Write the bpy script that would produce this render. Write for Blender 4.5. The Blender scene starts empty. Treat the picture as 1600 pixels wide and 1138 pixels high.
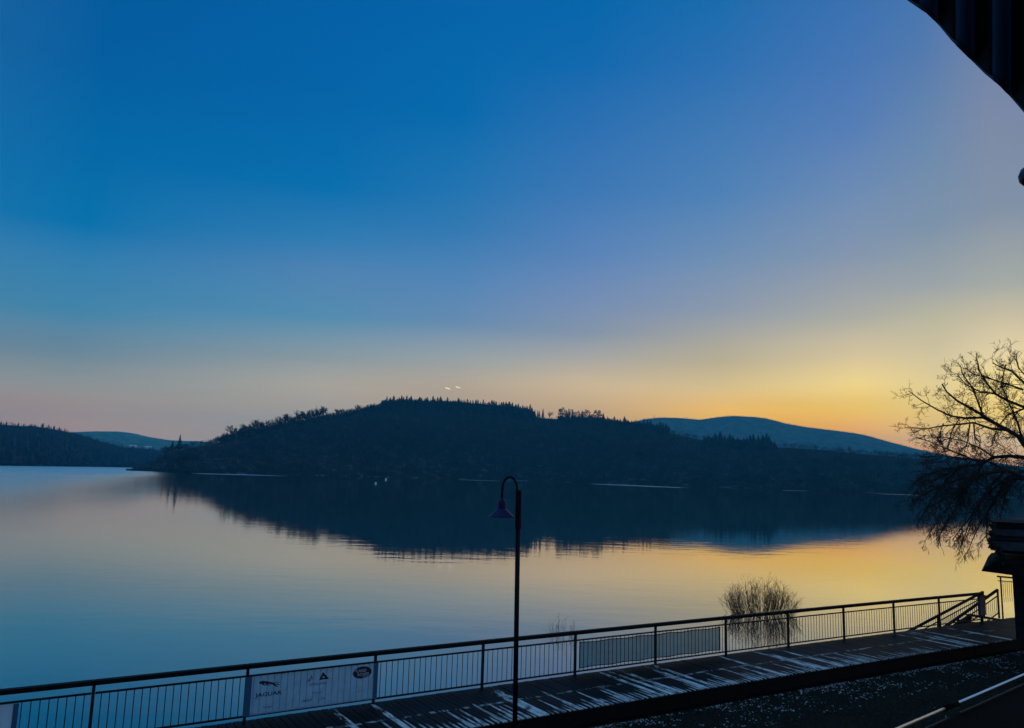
import bpy, bmesh, math, random
import numpy as np
from mathutils import Vector, Matrix, noise as mn
R = math.radians
random.seed(7)
SC = bpy.context.scene
COL = SC.collection

# ------------------------------------------------------------------ camera
CZ = 7.6                      # eye height above the lake
F, PITCH, ROLL = 1200.0, 0.145, -0.0298
_fw = np.array([0, math.cos(PITCH), math.sin(PITCH)])
_up = np.array([0, -math.sin(PITCH), math.cos(PITCH)])
_rt = np.array([1.0, 0, 0])
_cr, _sr = math.cos(ROLL), math.sin(ROLL)
cam_x = _cr * _rt - _sr * _up
cam_y = _sr * _rt + _cr * _up
cd = bpy.data.cameras.new('camera')
cam = bpy.data.objects.new('camera', cd)
COL.objects.link(cam)
cd.sensor_width = 36.0
cd.lens = 27.0
cd.clip_start = 0.05
cd.clip_end = 40000
M = Matrix.Identity(4)
for i in range(3):
    M[i][0], M[i][1], M[i][2] = cam_x[i], cam_y[i], -_fw[i]
M[2][3] = CZ
cam.matrix_world = M
SC.camera = cam


def ray(u, v):
    "direction of a point of the photograph, used to survey the place"
    return cam_x * (u - 800) + cam_y * (569 - v) + _fw * F


def azel(u, v):
    d = ray(u, v)
    return math.atan2(d[0], d[1]), math.atan2(d[2], math.hypot(d[0], d[1]))


def at(u, v, dist):
    d = ray(u, v)
    return Vector(d * (dist / math.hypot(d[0], d[1]))) + Vector((0, 0, CZ))


def onz(u, v, z):
    d = ray(u, v)
    return Vector(d * ((z - CZ) / d[2])) + Vector((0, 0, CZ))


# ------------------------------------------------------------------ sky
SUN_AZ, SUN_EL = R(31.0), R(-0.5)


def lin(c):
    return tuple(((x / 255) / 12.92 if x / 255 <= 0.04045 else ((x / 255 + 0.055) / 1.055) ** 2.4) for x in c)


SKY = {
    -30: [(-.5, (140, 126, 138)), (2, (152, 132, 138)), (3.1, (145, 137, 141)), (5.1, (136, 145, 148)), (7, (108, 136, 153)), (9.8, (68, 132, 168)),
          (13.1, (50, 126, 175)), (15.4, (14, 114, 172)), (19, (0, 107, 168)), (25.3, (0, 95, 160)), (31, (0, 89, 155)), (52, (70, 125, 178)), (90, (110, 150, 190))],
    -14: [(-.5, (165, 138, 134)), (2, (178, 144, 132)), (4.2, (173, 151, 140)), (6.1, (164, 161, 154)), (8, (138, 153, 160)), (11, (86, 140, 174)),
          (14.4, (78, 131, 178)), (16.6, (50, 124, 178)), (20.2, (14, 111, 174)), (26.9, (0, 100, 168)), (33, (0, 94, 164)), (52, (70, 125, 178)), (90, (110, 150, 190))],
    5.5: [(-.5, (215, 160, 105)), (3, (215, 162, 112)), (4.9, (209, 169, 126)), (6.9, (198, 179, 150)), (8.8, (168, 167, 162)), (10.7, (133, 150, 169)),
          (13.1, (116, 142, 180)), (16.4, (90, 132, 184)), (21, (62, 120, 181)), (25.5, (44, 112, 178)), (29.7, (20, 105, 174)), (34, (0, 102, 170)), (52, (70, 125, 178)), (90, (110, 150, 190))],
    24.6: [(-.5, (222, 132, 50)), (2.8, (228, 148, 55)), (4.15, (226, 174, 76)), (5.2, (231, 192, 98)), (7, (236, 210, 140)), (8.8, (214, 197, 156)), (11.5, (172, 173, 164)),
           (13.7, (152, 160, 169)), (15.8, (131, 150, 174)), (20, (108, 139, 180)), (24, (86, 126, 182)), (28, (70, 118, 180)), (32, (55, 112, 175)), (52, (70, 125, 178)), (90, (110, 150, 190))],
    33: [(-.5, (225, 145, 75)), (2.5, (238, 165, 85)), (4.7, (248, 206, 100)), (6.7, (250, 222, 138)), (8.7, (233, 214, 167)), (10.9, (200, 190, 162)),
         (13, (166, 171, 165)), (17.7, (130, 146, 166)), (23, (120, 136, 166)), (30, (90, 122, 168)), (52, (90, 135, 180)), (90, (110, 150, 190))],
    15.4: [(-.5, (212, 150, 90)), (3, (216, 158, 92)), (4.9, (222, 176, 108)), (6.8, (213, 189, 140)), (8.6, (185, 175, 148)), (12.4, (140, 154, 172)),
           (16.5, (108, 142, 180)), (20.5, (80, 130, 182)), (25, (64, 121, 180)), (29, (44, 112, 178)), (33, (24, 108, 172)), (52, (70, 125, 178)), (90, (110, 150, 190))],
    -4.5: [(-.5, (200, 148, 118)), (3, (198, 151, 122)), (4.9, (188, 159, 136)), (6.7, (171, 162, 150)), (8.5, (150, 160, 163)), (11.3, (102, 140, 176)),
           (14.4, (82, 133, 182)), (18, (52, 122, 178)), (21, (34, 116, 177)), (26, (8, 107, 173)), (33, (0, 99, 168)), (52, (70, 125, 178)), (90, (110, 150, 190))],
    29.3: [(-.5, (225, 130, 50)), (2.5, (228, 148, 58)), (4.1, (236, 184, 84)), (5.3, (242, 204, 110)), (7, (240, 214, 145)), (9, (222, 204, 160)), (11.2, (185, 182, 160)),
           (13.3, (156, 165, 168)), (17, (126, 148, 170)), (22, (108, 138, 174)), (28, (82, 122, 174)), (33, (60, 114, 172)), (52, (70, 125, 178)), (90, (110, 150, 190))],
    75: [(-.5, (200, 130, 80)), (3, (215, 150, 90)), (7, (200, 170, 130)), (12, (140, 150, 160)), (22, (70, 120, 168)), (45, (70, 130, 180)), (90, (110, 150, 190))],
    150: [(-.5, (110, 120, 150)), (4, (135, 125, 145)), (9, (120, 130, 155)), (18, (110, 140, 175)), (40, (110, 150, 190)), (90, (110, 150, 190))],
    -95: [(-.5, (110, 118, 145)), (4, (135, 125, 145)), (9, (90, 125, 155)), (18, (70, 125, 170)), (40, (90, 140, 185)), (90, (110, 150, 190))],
}
#CAL_BEGIN
CAL = {-30: {0: (0.6373, 0.2069, -0.0371), 1: (0.6373, 0.2069, -0.0371), 2: (0.6373, 0.2069, -0.0371), 3: (0.2587, 0.1870, 0.0682), 4: (0.0938, 0.0990, 0.0718), 5: (0.0190, 0.0688, 0.0961), 6: (0.0077, 0.0368, 0.0700), 7: (-0.0033, 0.0197, 0.0534), 8: (-0.0135, 0.0116, 0.0349), 9: (-0.0100, 0.0013, 0.0147), 10: (-0.0100, 0.0013, 0.0147), 11: (-0.0000, 0.0000, 0.0000), 12: (-0.0000, 0.0000, 0.0000)}, -14: {0: (0.3246, 0.2325, 0.1037), 1: (0.3246, 0.2325, 0.1037), 2: (0.3246, 0.2325, 0.1037), 3: (0.3246, 0.2325, 0.1037), 4: (0.1438, 0.1394, 0.0920), 5: (0.0269, 0.0685, 0.0951), 6: (0.0228, 0.0389, 0.0699), 7: (0.0030, 0.0257, 0.0571), 8: (-0.0032, 0.0108, 0.0367), 9: (-0.0114, 0.0009, 0.0169), 10: (-0.0114, 0.0009, 0.0169), 11: (-0.0000, 0.0000, 0.0000), 12: (-0.0000, 0.0000, 0.0000)}, -4.5: {0: (0.3062, 0.2086, 0.0772), 1: (0.3062, 0.2086, 0.0772), 2: (0.3062, 0.2086, 0.0772), 3: (0.3062, 0.2086, 0.0772), 4: (0.1636, 0.1519, 0.1034), 5: (0.0395, 0.0588, 0.0901), 6: (0.0214, 0.0410, 0.0789), 7: (0.0028, 0.0177, 0.0480), 8: (-0.0004, 0.0112, 0.0366), 9: (-0.0041, 0.0007, 0.0190), 10: (-0.0115, -0.0019, 0.0122), 11: (-0.0000, -0.0000, 0.0000), 12: (-0.0000, -0.0000, 0.0000)}, 5.5: {0: (0.4299, 0.2847, 0.0867), 1: (0.4299, 0.2847, 0.0867), 2: (0.4299, 0.2847, 0.0867), 3: (0.4299, 0.2847, 0.0867), 4: (0.1908, 0.1510, 0.0891), 5: (0.0835, 0.0808, 0.0818), 6: (0.0533, 0.0553, 0.0856), 7: (0.0217, 0.0260, 0.0616), 8: (0.0051, 0.0066, 0.0361), 9: (0.0011, -0.0000, 0.0233), 10: (-0.0024, -0.0029, 0.0142), 11: (-0.0024, -0.0029, 0.0142), 12: (-0.0000, -0.0000, 0.0000), 13: (-0.0000, -0.0000, 0.0000)}, 15.4: {0: (1.0065, 0.5006, -0.0594), 1: (1.0065, 0.5006, -0.0594), 2: (1.0065, 0.5006, -0.0594), 3: (0.4823, 0.3217, 0.0694), 4: (0.2412, 0.1665, 0.0376), 5: (0.0791, 0.0544, 0.0507), 6: (0.0316, 0.0268, 0.0428), 7: (0.0101, 0.0085, 0.0322), 8: (0.0051, 0.0022, 0.0207), 9: (0.0003, -0.0027, 0.0155), 10: (0.0003, -0.0027, 0.0155), 11: (0.0000, -0.0000, 0.0000), 12: (0.0000, -0.0000, 0.0000)}, 24.6: {0: (1.1368, 0.4122, -1.1449), 1: (1.1368, 0.4122, -1.1449), 2: (1.1368, 0.4122, -1.1449), 3: (0.8037, 0.3819, -0.4791), 4: (0.5965, 0.3530, -0.0136), 5: (0.3466, 0.1986, 0.0244), 6: (0.1387, 0.0836, 0.0235), 7: (0.0917, 0.0502, 0.0297), 8: (0.0525, 0.0301, 0.0288), 9: (0.0265, 0.0150, 0.0298), 10: (0.0112, 0.0028, 0.0257), 11: (0.0054, -0.0015, 0.0200), 12: (0.0054, -0.0015, 0.0200), 13: (0.0000, -0.0000, 0.0000), 14: (0.0000, -0.0000, 0.0000)}, 29.3: {0: (1.1368, 0.4122, -1.1449), 1: (1.1368, 0.4122, -1.1449), 2: (0.8037, 0.3819, -0.4791), 3: (0.5965, 0.3530, -0.0136), 4: (0.3466, 0.1986, 0.0244), 5: (0.1841, 0.1093, 0.0104), 6: (0.1841, 0.1093, 0.0104), 7: (0.0931, 0.0518, 0.0193), 8: (0.0414, 0.0203, 0.0181), 9: (0.0228, 0.0110, 0.0196), 10: (0.0070, -0.0007, 0.0142), 11: (0.0070, -0.0007, 0.0142), 12: (0.0000, -0.0000, 0.0000), 13: (0.0000, -0.0000, 0.0000)}, 33: {0: (1.1368, 0.4122, -1.1449), 1: (1.1368, 0.4122, -1.1449), 2: (0.8037, 0.3819, -0.4791), 3: (0.5965, 0.3530, -0.0136), 4: (0.3466, 0.1986, 0.0244), 5: (0.2302, 0.1305, 0.0133), 6: (0.1095, 0.0630, 0.0167), 7: (0.0437, 0.0180, 0.0131), 8: (0.0437, 0.0180, 0.0131), 9: (0.0437, 0.0180, 0.0131), 10: (0.0000, 0.0000, 0.0000), 11: (0.0000, 0.0000, 0.0000)}, 75: {0: (1.1368, 0.4122, -1.1449), 1: (1.1368, 0.4122, -1.1449), 2: (0.8037, 0.3819, -0.4791), 3: (0.0000, 0.0000, -0.0000), 4: (0.0000, 0.0000, 0.0000), 5: (0.0000, 0.0000, 0.0000), 6: (0.0000, 0.0000, 0.0000)}}
#CAL_END
world = bpy.data.worlds.new('World')
SC.world = world
world.use_nodes = True
nt = world.node_tree
nt.nodes.clear()


class NB:
    "small node-building helper"
    def __init__(s, nt): s.nt = nt

    def n(s, t, **kw):
        nd = s.nt.nodes.new(t)
        for k, v in kw.items():
            if k.startswith('i_'):
                nd.inputs[k[2:].replace('_', ' ')].default_value = v
            else:
                setattr(nd, k, v)
        return nd

    def l(s, a, b): s.nt.links.new(a, b)

    def m(s, op, a, b=None, c=None, clamp=False):
        nd = s.nt.nodes.new('ShaderNodeMath'); nd.operation = op; nd.use_clamp = clamp
        for k, v in enumerate((a, b, c)):
            if v is None: continue
            if isinstance(v, (int, float)): nd.inputs[k].default_value = v
            else: s.l(v, nd.inputs[k])
        return nd.outputs[0]

    def mix(s, f, a, b, mode='MIX'):
        nd = s.nt.nodes.new('ShaderNodeMix'); nd.data_type = 'RGBA'; nd.blend_type = mode
        for k, v in ((0, f), (6, a), (7, b)):
            if isinstance(v, (int, float)): nd.inputs[k].default_value = v
            elif isinstance(v, tuple): nd.inputs[k].default_value = (*v[:3], 1)
            else: s.l(v, nd.inputs[k])
        return nd.outputs[2]

    def ramp(s, fac, stops, interp='LINEAR'):
        nd = s.nt.nodes.new('ShaderNodeValToRGB'); nd.color_ramp.interpolation = interp
        e = nd.color_ramp.elements
        while len(e) > 1: e.remove(e[-1])
        e[0].position = stops[0][0]; e[0].color = (*stops[0][1], 1)
        for p, c in stops[1:]:
            x = e.new(p); x.color = (*c, 1)
        s.l(fac, nd.inputs[0])
        return nd.outputs[0]

    def noise(s, vec, scale, detail=3, rough=.55, dims='3D'):
        nd = s.nt.nodes.new('ShaderNodeTexNoise'); nd.noise_dimensions = dims
        nd.inputs['Scale'].default_value = scale; nd.inputs['Detail'].default_value = detail
        nd.inputs['Roughness'].default_value = rough
        if vec is not None: s.l(vec, nd.inputs['Vector'])
        return nd.outputs['Fac']

    def maprange(s, v, a, b, c=0.0, d=1.0, smooth=True):
        nd = s.nt.nodes.new('ShaderNodeMapRange'); nd.interpolation_type = 'SMOOTHSTEP' if smooth else 'LINEAR'
        nd.inputs[1].default_value = a; nd.inputs[2].default_value = b
        nd.inputs[3].default_value = c; nd.inputs[4].default_value = d
        s.l(v, nd.inputs[0])
        return nd.outputs[0]


b = NB(nt)
out = b.n('ShaderNodeOutputWorld'); bg = b.n('ShaderNodeBackground'); bg.inputs[1].default_value = 1.0
tc = b.n('ShaderNodeTexCoord'); sp = b.n('ShaderNodeSeparateXYZ'); b.l(tc.outputs['Generated'], sp.inputs[0])
el = b.m('MULTIPLY', b.m('ARCSINE', sp.outputs[2]), 180 / math.pi)
az = b.m('MULTIPLY', b.m('ARCTAN2', sp.outputs[0], sp.outputs[1]), 180 / math.pi)
elf = b.m('DIVIDE', b.m('ADD', el, 1.0), 91.0, clamp=True)
keys = sorted(SKY)
HI = 2.0   # ramps hold colour / 2
cols = {}
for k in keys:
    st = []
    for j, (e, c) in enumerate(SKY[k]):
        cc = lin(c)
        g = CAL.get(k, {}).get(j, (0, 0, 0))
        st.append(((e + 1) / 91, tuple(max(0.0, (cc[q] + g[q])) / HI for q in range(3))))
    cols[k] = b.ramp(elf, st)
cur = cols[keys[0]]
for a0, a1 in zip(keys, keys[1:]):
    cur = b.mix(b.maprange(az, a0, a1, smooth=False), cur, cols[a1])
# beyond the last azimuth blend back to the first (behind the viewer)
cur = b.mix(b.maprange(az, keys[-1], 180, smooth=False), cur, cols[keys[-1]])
nish = b.n('ShaderNodeTexSky', sky_type='NISHITA', sun_disc=False)
nish.sun_elevation = SUN_EL; nish.sun_rotation = SUN_AZ; nish.altitude = 250; nish.dust_density = 1.2
full = b.mix(1.0, cur, (HI, HI, HI), 'MULTIPLY')
mpn = b.n('ShaderNodeMapping'); b.l(tc.outputs['Generated'], mpn.inputs[0]); mpn.inputs['Scale'].default_value = (2.2, 2.2, 55); mpn.inputs['Rotation'].default_value = (.012, 0, 0)
stn = b.m('MULTIPLY', b.m('SUBTRACT', b.noise(mpn.outputs[0], 1.0, 4, .55), .5), b.maprange(el, 14, 3, 0, .16))
gray = b.n('ShaderNodeCombineXYZ'); st1 = b.m('ADD', stn, 1.0); [b.l(st1, gray.inputs[q]) for q in range(3)]
full = b.mix(1.0, full, gray.outputs[0], 'MULTIPLY')
sk = b.mix(1.0, full, b.mix(1.0, nish.outputs[0], (.005, .005, .005), 'MULTIPLY'), 'ADD')
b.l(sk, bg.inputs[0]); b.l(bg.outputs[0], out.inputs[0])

# ------------------------------------------------------------------ sun, exposure
sl = bpy.data.lights.new('sun', 'SUN'); sl.energy = 5.0; sl.angle = R(.5); sl.color = (1.0, .84, .66)
so = bpy.data.objects.new('sun', sl); COL.objects.link(so)
sd = Vector((math.sin(SUN_AZ) * math.cos(SUN_EL), math.cos(SUN_AZ) * math.cos(SUN_EL), math.sin(SUN_EL)))
so.rotation_euler = (-sd).to_track_quat('-Z', 'Y').to_euler()
so.location = (30, 0, 60)
SC.view_settings.view_transform = 'Standard'
SC.view_settings.look = 'None'
SC.view_settings.exposure = 0.0
SC.view_settings.gamma = 1.0
SC.cycles.max_bounces = 6
SC.cycles.diffuse_bounces = 2
SC.cycles.glossy_bounces = 3
SC.cycles.transparent_max_bounces = 12
SC.cycles.volume_bounces = 0
SC.cycles.use_denoising = True
SC.cycles.sample_clamp_indirect = 4.0


# ------------------------------------------------------------------ materials
def mat(name, col, rough=.7, metal=0.0, var=0.0, scale=8.0, bump=0.0, spec=.5, col2=None):
    m = bpy.data.materials.new(name); m.use_nodes = True
    nb = NB(m.node_tree); p = m.node_tree.nodes['Principled BSDF']
    p.inputs['Roughness'].default_value = rough; p.inputs['Metallic'].default_value = metal
    p.inputs['Specular IOR Level'].default_value = spec
    t = nb.n('ShaderNodeTexCoord')
    f = nb.noise(t.outputs['Object'], scale, 5, .6)
    c2 = col2 or tuple(x * (1 - var) for x in col)
    c1 = tuple(min(1, x * (1 + var)) for x in col) if not col2 else col
    nb.l(nb.mix(nb.maprange(f, .35, .65), c1, c2), p.inputs['Base Color'])
    if bump:
        bn = nb.n('ShaderNodeBump'); bn.inputs['Strength'].default_value = bump; bn.inputs['Distance'].default_value = .02
        nb.l(f, bn.inputs['Height']); nb.l(bn.outputs[0], p.inputs['Normal'])
    return m


MT = {
    'steel_dark': mat('dark painted steel', (.006, .007, .009), .5, 0, .3, 14, .1, .3),
    'timber_rail': mat('dark handrail timber', (.006, .005, .005), .7, 0, .4, 9, .3, .15),
    'fascia': mat('wet dark deck beam', (.003, .003, .004), .8, 0, .4, 5, .3, .15),
    'lamp': mat('dark blue lamp enamel', (.003, .003, .055), .40, 0, .15, 20, 0, .22),
    'pole': mat('dark lamp pole paint', (.002, .002, .008), .6, 0, .2, 12, .05, .15),
    'bulb': mat('unlit lamp glass', (.10, .10, .14), .2),
    'bark': mat('dark winter bark', (.014, .012, .010), .85, 0, .4, 6, .4),
    'twig': mat('bare twigs', (.018, .013, .009), .8, 0, .4, 3),
    'conifer': mat('spruce needles', (.012, .026, .032), .9, 0, .5, .2),
    'bare': mat('bare far branches', (.014, .014, .015), .9, 0, .5, .08, 0, .2),
    'cap': mat('brushed metal coping', (.75, .76, .76), .38, 1.0, .06, 3, .02),
    'black': mat('black cladding', (.0015, .0015, .002), .9, 0, .3, 4, .1, .05),
    'print': mat('dark banner print', (.012, .012, .035), .6),
    'print_pale': mat('pale banner print', (.45, .48, .52), .6),
    'print_faint': mat('faded banner print', (.10, .12, .20), .6),
    'print_yellow': mat('yellow banner print', (.55, .50, .12), .6),
    'hem': mat('blue banner hem', (.03, .10, .20), .7),
    'cord': mat('dark banner cord', (.012, .02, .02), .8),
    'roof': mat('dark shingle roof', (.004, .0045, .006), .85, 0, .5, 6, .4, .1),
    'board': mat('dark stained boards', (.005, .011, .015), .6, 0, .4, 5, .3, .2),
    'trim': mat('weathered trim', (.03, .035, .045), .5, 0, .3, 5, .2, .2),
    'glass': mat('dark window glass', (.004, .004, .006), .08, 0, 0, 5, 0, .8),
    'farwall': mat('white farm walls', (.75, .75, .78), .8, 0, .08, .2),
    'farroof': mat('snowy farm roofs', (.80, .82, .86), .8, 0, .1, .2),
    'buoy': mat('white buoy plastic', (.85, .85, .82), .35),
    'notice': mat('grey notice board', (.035, .04, .055), .5, 0, .3, 3),
    'knob': mat('dark varnished bead', (.02, .014, .010), .25),
    'mast': mat('mast steel', (.10, .09, .09), .6),
}
for k in ('twig', 'bare'):
    MT[k].use_backface_culling = False


def new_obj(name, verts, faces, material, parent=None, smooth=False):
    me = bpy.data.meshes.new(name)
    me.from_pydata([tuple(v) for v in verts], [], faces)
    me.update()
    if smooth:
        me.polygons.foreach_set('use_smooth', [True] * len(me.polygons))
    if material is not None:
        me.materials.append(material)
    o = bpy.data.objects.new(name, me); COL.objects.link(o)
    if parent is not None: o.parent = parent
    return o


class MB:
    "collects shapes for one mesh"
    def __init__(s): s.v = []; s.f = []

    def add(s, vs, fs):
        k = len(s.v); s.v += [tuple(v) for v in vs]; s.f += [tuple(i + k for i in f) for f in fs]

    def box(s, c, x, y, z, hx, hy, hz):
        "oriented box: centre, three unit axes, half sizes"
        c, x, y, z = Vector(c), Vector(x) * hx, Vector(y) * hy, Vector(z) * hz
        vs = [c + a * x + bb * y + cc * z for a in (-1, 1) for bb in (-1, 1) for cc in (-1, 1)]
        s.add(vs, [(0, 1, 3, 2), (4, 6, 7, 5), (0, 4, 5, 1), (2, 3, 7, 6), (0, 2, 6, 4), (1, 5, 7, 3)])

    def abox(s, x0, x1, y0, y1, z0, z1):
        s.box(((x0 + x1) / 2, (y0 + y1) / 2, (z0 + z1) / 2), (1, 0, 0), (0, 1, 0), (0, 0, 1), abs(x1 - x0) / 2, abs(y1 - y0) / 2, abs(z1 - z0) / 2)

    def bar(s, p, q, w, h, up=(0, 0, 1)):
        "beam from p to q"
        p, q = Vector(p), Vector(q); d = (q - p); L = d.length; d.normalize()
        side = d.cross(Vector(up)).normalized(); u = side.cross(d).normalized()
        s.box((p + q) / 2, d, side, u, L / 2, w / 2, h / 2)

    def tube(s, pts, rad, n=6, cap=True):
        pts = [Vector(p) for p in pts]
        if isinstance(rad, (int, float)): rad = [rad] * len(pts)
        k = len(s.v); ref = None
        for i, p in enumerate(pts):
            d = (pts[min(i + 1, len(pts) - 1)] - pts[max(i - 1, 0)])
            d = d.normalized() if d.length > 1e-9 else Vector((0, 0, 1))
            if ref is None:
                ref = Vector((0, 0, 1)) if abs(d.z) < .8 else Vector((1, 0, 0))
            a = d.cross(ref).normalized(); bb = a.cross(d).normalized(); ref = bb
            for j in range(n):
                t = 2 * math.pi * j / n
                s.v.append(tuple(p + (a * math.cos(t) + bb * math.sin(t)) * rad[i]))
        for i in range(len(pts) - 1):
            for j in range(n):
                j2 = (j + 1) % n
                s.f.append((k + i * n + j, k + i * n + j2, k + (i + 1) * n + j2, k + (i + 1) * n + j))
        if cap:
            s.f.append(tuple(k + j for j in range(n))[::-1]); e = k + (len(pts) - 1) * n
            s.f.append(tuple(e + j for j in range(n)))

    def lathe(s, c, prof, n=24, ax=(1, 0, 0), ay=(0, 1, 0), az=(0, 0, 1)):
        c, ax, ay, az = Vector(c), Vector(ax), Vector(ay), Vector(az); k = len(s.v)
        for r, z in prof:
            for j in range(n):
                t = 2 * math.pi * j / n
                s.v.append(tuple(c + (ax * math.cos(t) + ay * math.sin(t)) * r + az * z))
        for i in range(len(prof) - 1):
            for j in range(n):
                j2 = (j + 1) % n
                s.f.append((k + i * n + j, k + i * n + j2, k + (i + 1) * n + j2, k + (i + 1) * n + j))

    def build(s, name, material, parent=None, smooth=False, origin=None):
        if origin is not None:
            o0 = Vector(origin); vs = [Vector(v) - o0 for v in s.v]
            o = new_obj(name, vs, s.f, material, parent, smooth); o.location = o0; return o
        return new_obj(name, s.v, s.f, material, parent, smooth)


def tag(o, label=None, cat=None, group=None, kind=None):
    for k, v in (('label', label), ('category', cat), ('group', group), ('kind', kind)):
        if v: o[k] = v
    return o


def empty(name, loc=(0, 0, 0)):
    o = bpy.data.objects.new(name, None); COL.objects.link(o); o.location = loc; o.empty_display_size = .3
    return o


def interp(tab, x):
    return float(np.interp(x, [t[0] for t in tab], [t[1] for t in tab]))


# ------------------------------------------------------------------ water
def water_material(name, ruffle):
    m = bpy.data.materials.new(name); m.use_nodes = True; n = m.node_tree; n.nodes.clear(); w = NB(n)
    o = w.n('ShaderNodeOutputMaterial'); tcn = w.n('ShaderNodeTexCoord'); geo = w.n('ShaderNodeNewGeometry')
    pos = geo.outputs['Position']; s = w.n('ShaderNodeSeparateXYZ'); w.l(pos, s.inputs[0])
    dist = w.m('SQRT', w.m('ADD', w.m('POWER', s.outputs[0], 2), w.m('POWER', s.outputs[1], 2)))
    # broad calm and breezy zones of the lake (fixed to the place)
    mp = w.n('ShaderNodeMapping'); w.l(pos, mp.inputs[0]); mp.inputs['Scale'].default_value = (.0016, .006, 1)
    big = w.noise(mp.outputs[0], 1.0, 3, .5)
    left = w.maprange(w.m('ADD', s.outputs[0], w.m('MULTIPLY', s.outputs[1], .43)), 20, -70)
    zone = w.m('MULTIPLY', left, w.maprange(w.m('ADD', s.outputs[1], w.m('MULTIPLY', big, 420)), 620, 900, .75, 1.0))
    zone = w.m('MAXIMUM', zone, ruffle)
    mpb = w.n('ShaderNodeMapping'); w.l(pos, mpb.inputs[0]); mpb.inputs['Scale'].default_value = (.006, .03, 1); mpb.inputs['Rotation'].default_value = (0, 0, .12)
    breeze = w.maprange(w.noise(mpb.outputs[0], 1.0, 4, .6), .50, .72)
    rough = w.m('ADD', w.m('ADD', w.m('MULTIPLY', zone, .30), .018), w.m('MULTIPLY', breeze, .035))
    h1 = w.noise(pos, 1.3, 3, .6); mp2 = w.n('ShaderNodeMapping'); w.l(pos, mp2.inputs[0])
    mp2.inputs['Scale'].default_value = (.35, .8, 1); mp2.inputs['Rotation'].default_value = (0, 0, .3)
    h2 = w.noise(mp2.outputs[0], .6, 2, .5); h3 = w.noise(pos, 7, 2, .5)
    hh = w.m('ADD', w.m('ADD', w.m('MULTIPLY', h1, .10), w.m('MULTIPLY', h2, .34)), w.m('MULTIPLY', h3, .014))
    bp = w.n('ShaderNodeBump'); bp.inputs['Strength'].default_value = 1.0; bp.inputs['Distance'].default_value = .026
    w.l(hh, bp.inputs['Height'])
    gl = w.n('ShaderNodeBsdfGlossy'); gl.inputs['Color'].default_value = (1, .985, .93, 1); w.l(rough, gl.inputs['Roughness']); w.l(bp.outputs[0], gl.inputs['Normal'])
    df = w.n('ShaderNodeBsdfDiffuse'); df.inputs['Color'].default_value = (.006, .035, .05, 1)
    lw = w.n('ShaderNodeLayerWeight'); lw.inputs[0].default_value = .5
    fac = w.ramp(lw.outputs['Facing'], [(0, (.04,) * 3), (.5, (.12,) * 3), (.70, (.38,) * 3), (.85, (.70,) * 3), (.93, (.86,) * 3), (1, (.97,) * 3)])
    mx = w.n('ShaderNodeMixShader'); w.l(fac, mx.inputs[0]); w.l(df.outputs[0], mx.inputs[1]); w.l(gl.outputs[0], mx.inputs[2])
    w.l(mx.outputs[0], o.inputs[0])
    return m


water = new_obj('water', [(-7000, -400, 0), (7000, -400, 0), (7000, 7400, 0), (-7000, 7400, 0)], [(0, 1, 2, 3)], water_material('lake water', 0.0))
tag(water, kind='structure')
# wind-ruffled streaks lying on the calm lake near the far shore
rm = water_material('ruffled lake water', 1.0)


def streak(p, q, wid):
    p, q = Vector(p), Vector(q); d = (q - p); sd_ = Vector((-d.y, d.x, 0)).normalized(); k = 16
    vs = []; top = []; bot = []
    for i in range(k + 1):
        t = i / k; c = p + d * t; wv = wid * (math.sin(math.pi * min(1, t * 1.02 + .001)) ** .7) * (.75 + .5 * random.random())
        top.append(c + sd_ * wv / 2); bot.append(c - sd_ * wv / 2)
    vs = [Vector((v.x, v.y, .012)) for v in top + bot]
    fs = [(i, k + 1 + i, k + 2 + i, i + 1) for i in range(k)]
    o = new_obj('water_ripples', vs, fs, rm); tag(o, kind='structure')


def ground_pt(u, dist):
    a = azel(u, 745)[0]
    return Vector((math.sin(a) * dist, math.cos(a) * dist, 0))


streak(ground_pt(925, 1160), ground_pt(1072, 930), 60)
streak(ground_pt(716, 1180), ground_pt(782, 1130), 40)
streak(ground_pt(1222, 1080), ground_pt(1262, 1040), 22)
streak(ground_pt(1365, 1010), ground_pt(1450, 960), 24)
streak(ground_pt(300, 980), ground_pt(450, 940), 90)


# ------------------------------------------------------------------ hills
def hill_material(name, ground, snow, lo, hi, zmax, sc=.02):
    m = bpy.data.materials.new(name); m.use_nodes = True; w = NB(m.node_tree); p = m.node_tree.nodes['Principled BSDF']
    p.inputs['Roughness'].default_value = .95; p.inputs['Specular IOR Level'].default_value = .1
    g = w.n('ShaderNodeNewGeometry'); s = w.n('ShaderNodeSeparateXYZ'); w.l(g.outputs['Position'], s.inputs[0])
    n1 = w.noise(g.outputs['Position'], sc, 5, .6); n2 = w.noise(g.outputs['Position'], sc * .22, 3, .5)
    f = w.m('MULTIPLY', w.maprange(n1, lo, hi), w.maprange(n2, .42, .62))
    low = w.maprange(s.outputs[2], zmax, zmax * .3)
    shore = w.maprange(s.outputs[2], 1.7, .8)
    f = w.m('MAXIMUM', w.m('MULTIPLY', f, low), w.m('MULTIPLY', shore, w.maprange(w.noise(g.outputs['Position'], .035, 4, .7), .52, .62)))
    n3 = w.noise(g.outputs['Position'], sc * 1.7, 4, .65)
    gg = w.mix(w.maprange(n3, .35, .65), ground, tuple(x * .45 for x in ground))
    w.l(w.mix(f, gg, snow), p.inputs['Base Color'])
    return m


PXAZ = {}


def az_of(u):
    if u <= 0: return azel(0, 730)[0] + R(u / 22.0)
    if u >= 1600: return azel(1600, 770)[0] + R((u - 1600) / 22.0)
    return azel(u, 745)[0]


def horizon_y(u):
    return 720.4 + .0299 * u


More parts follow.
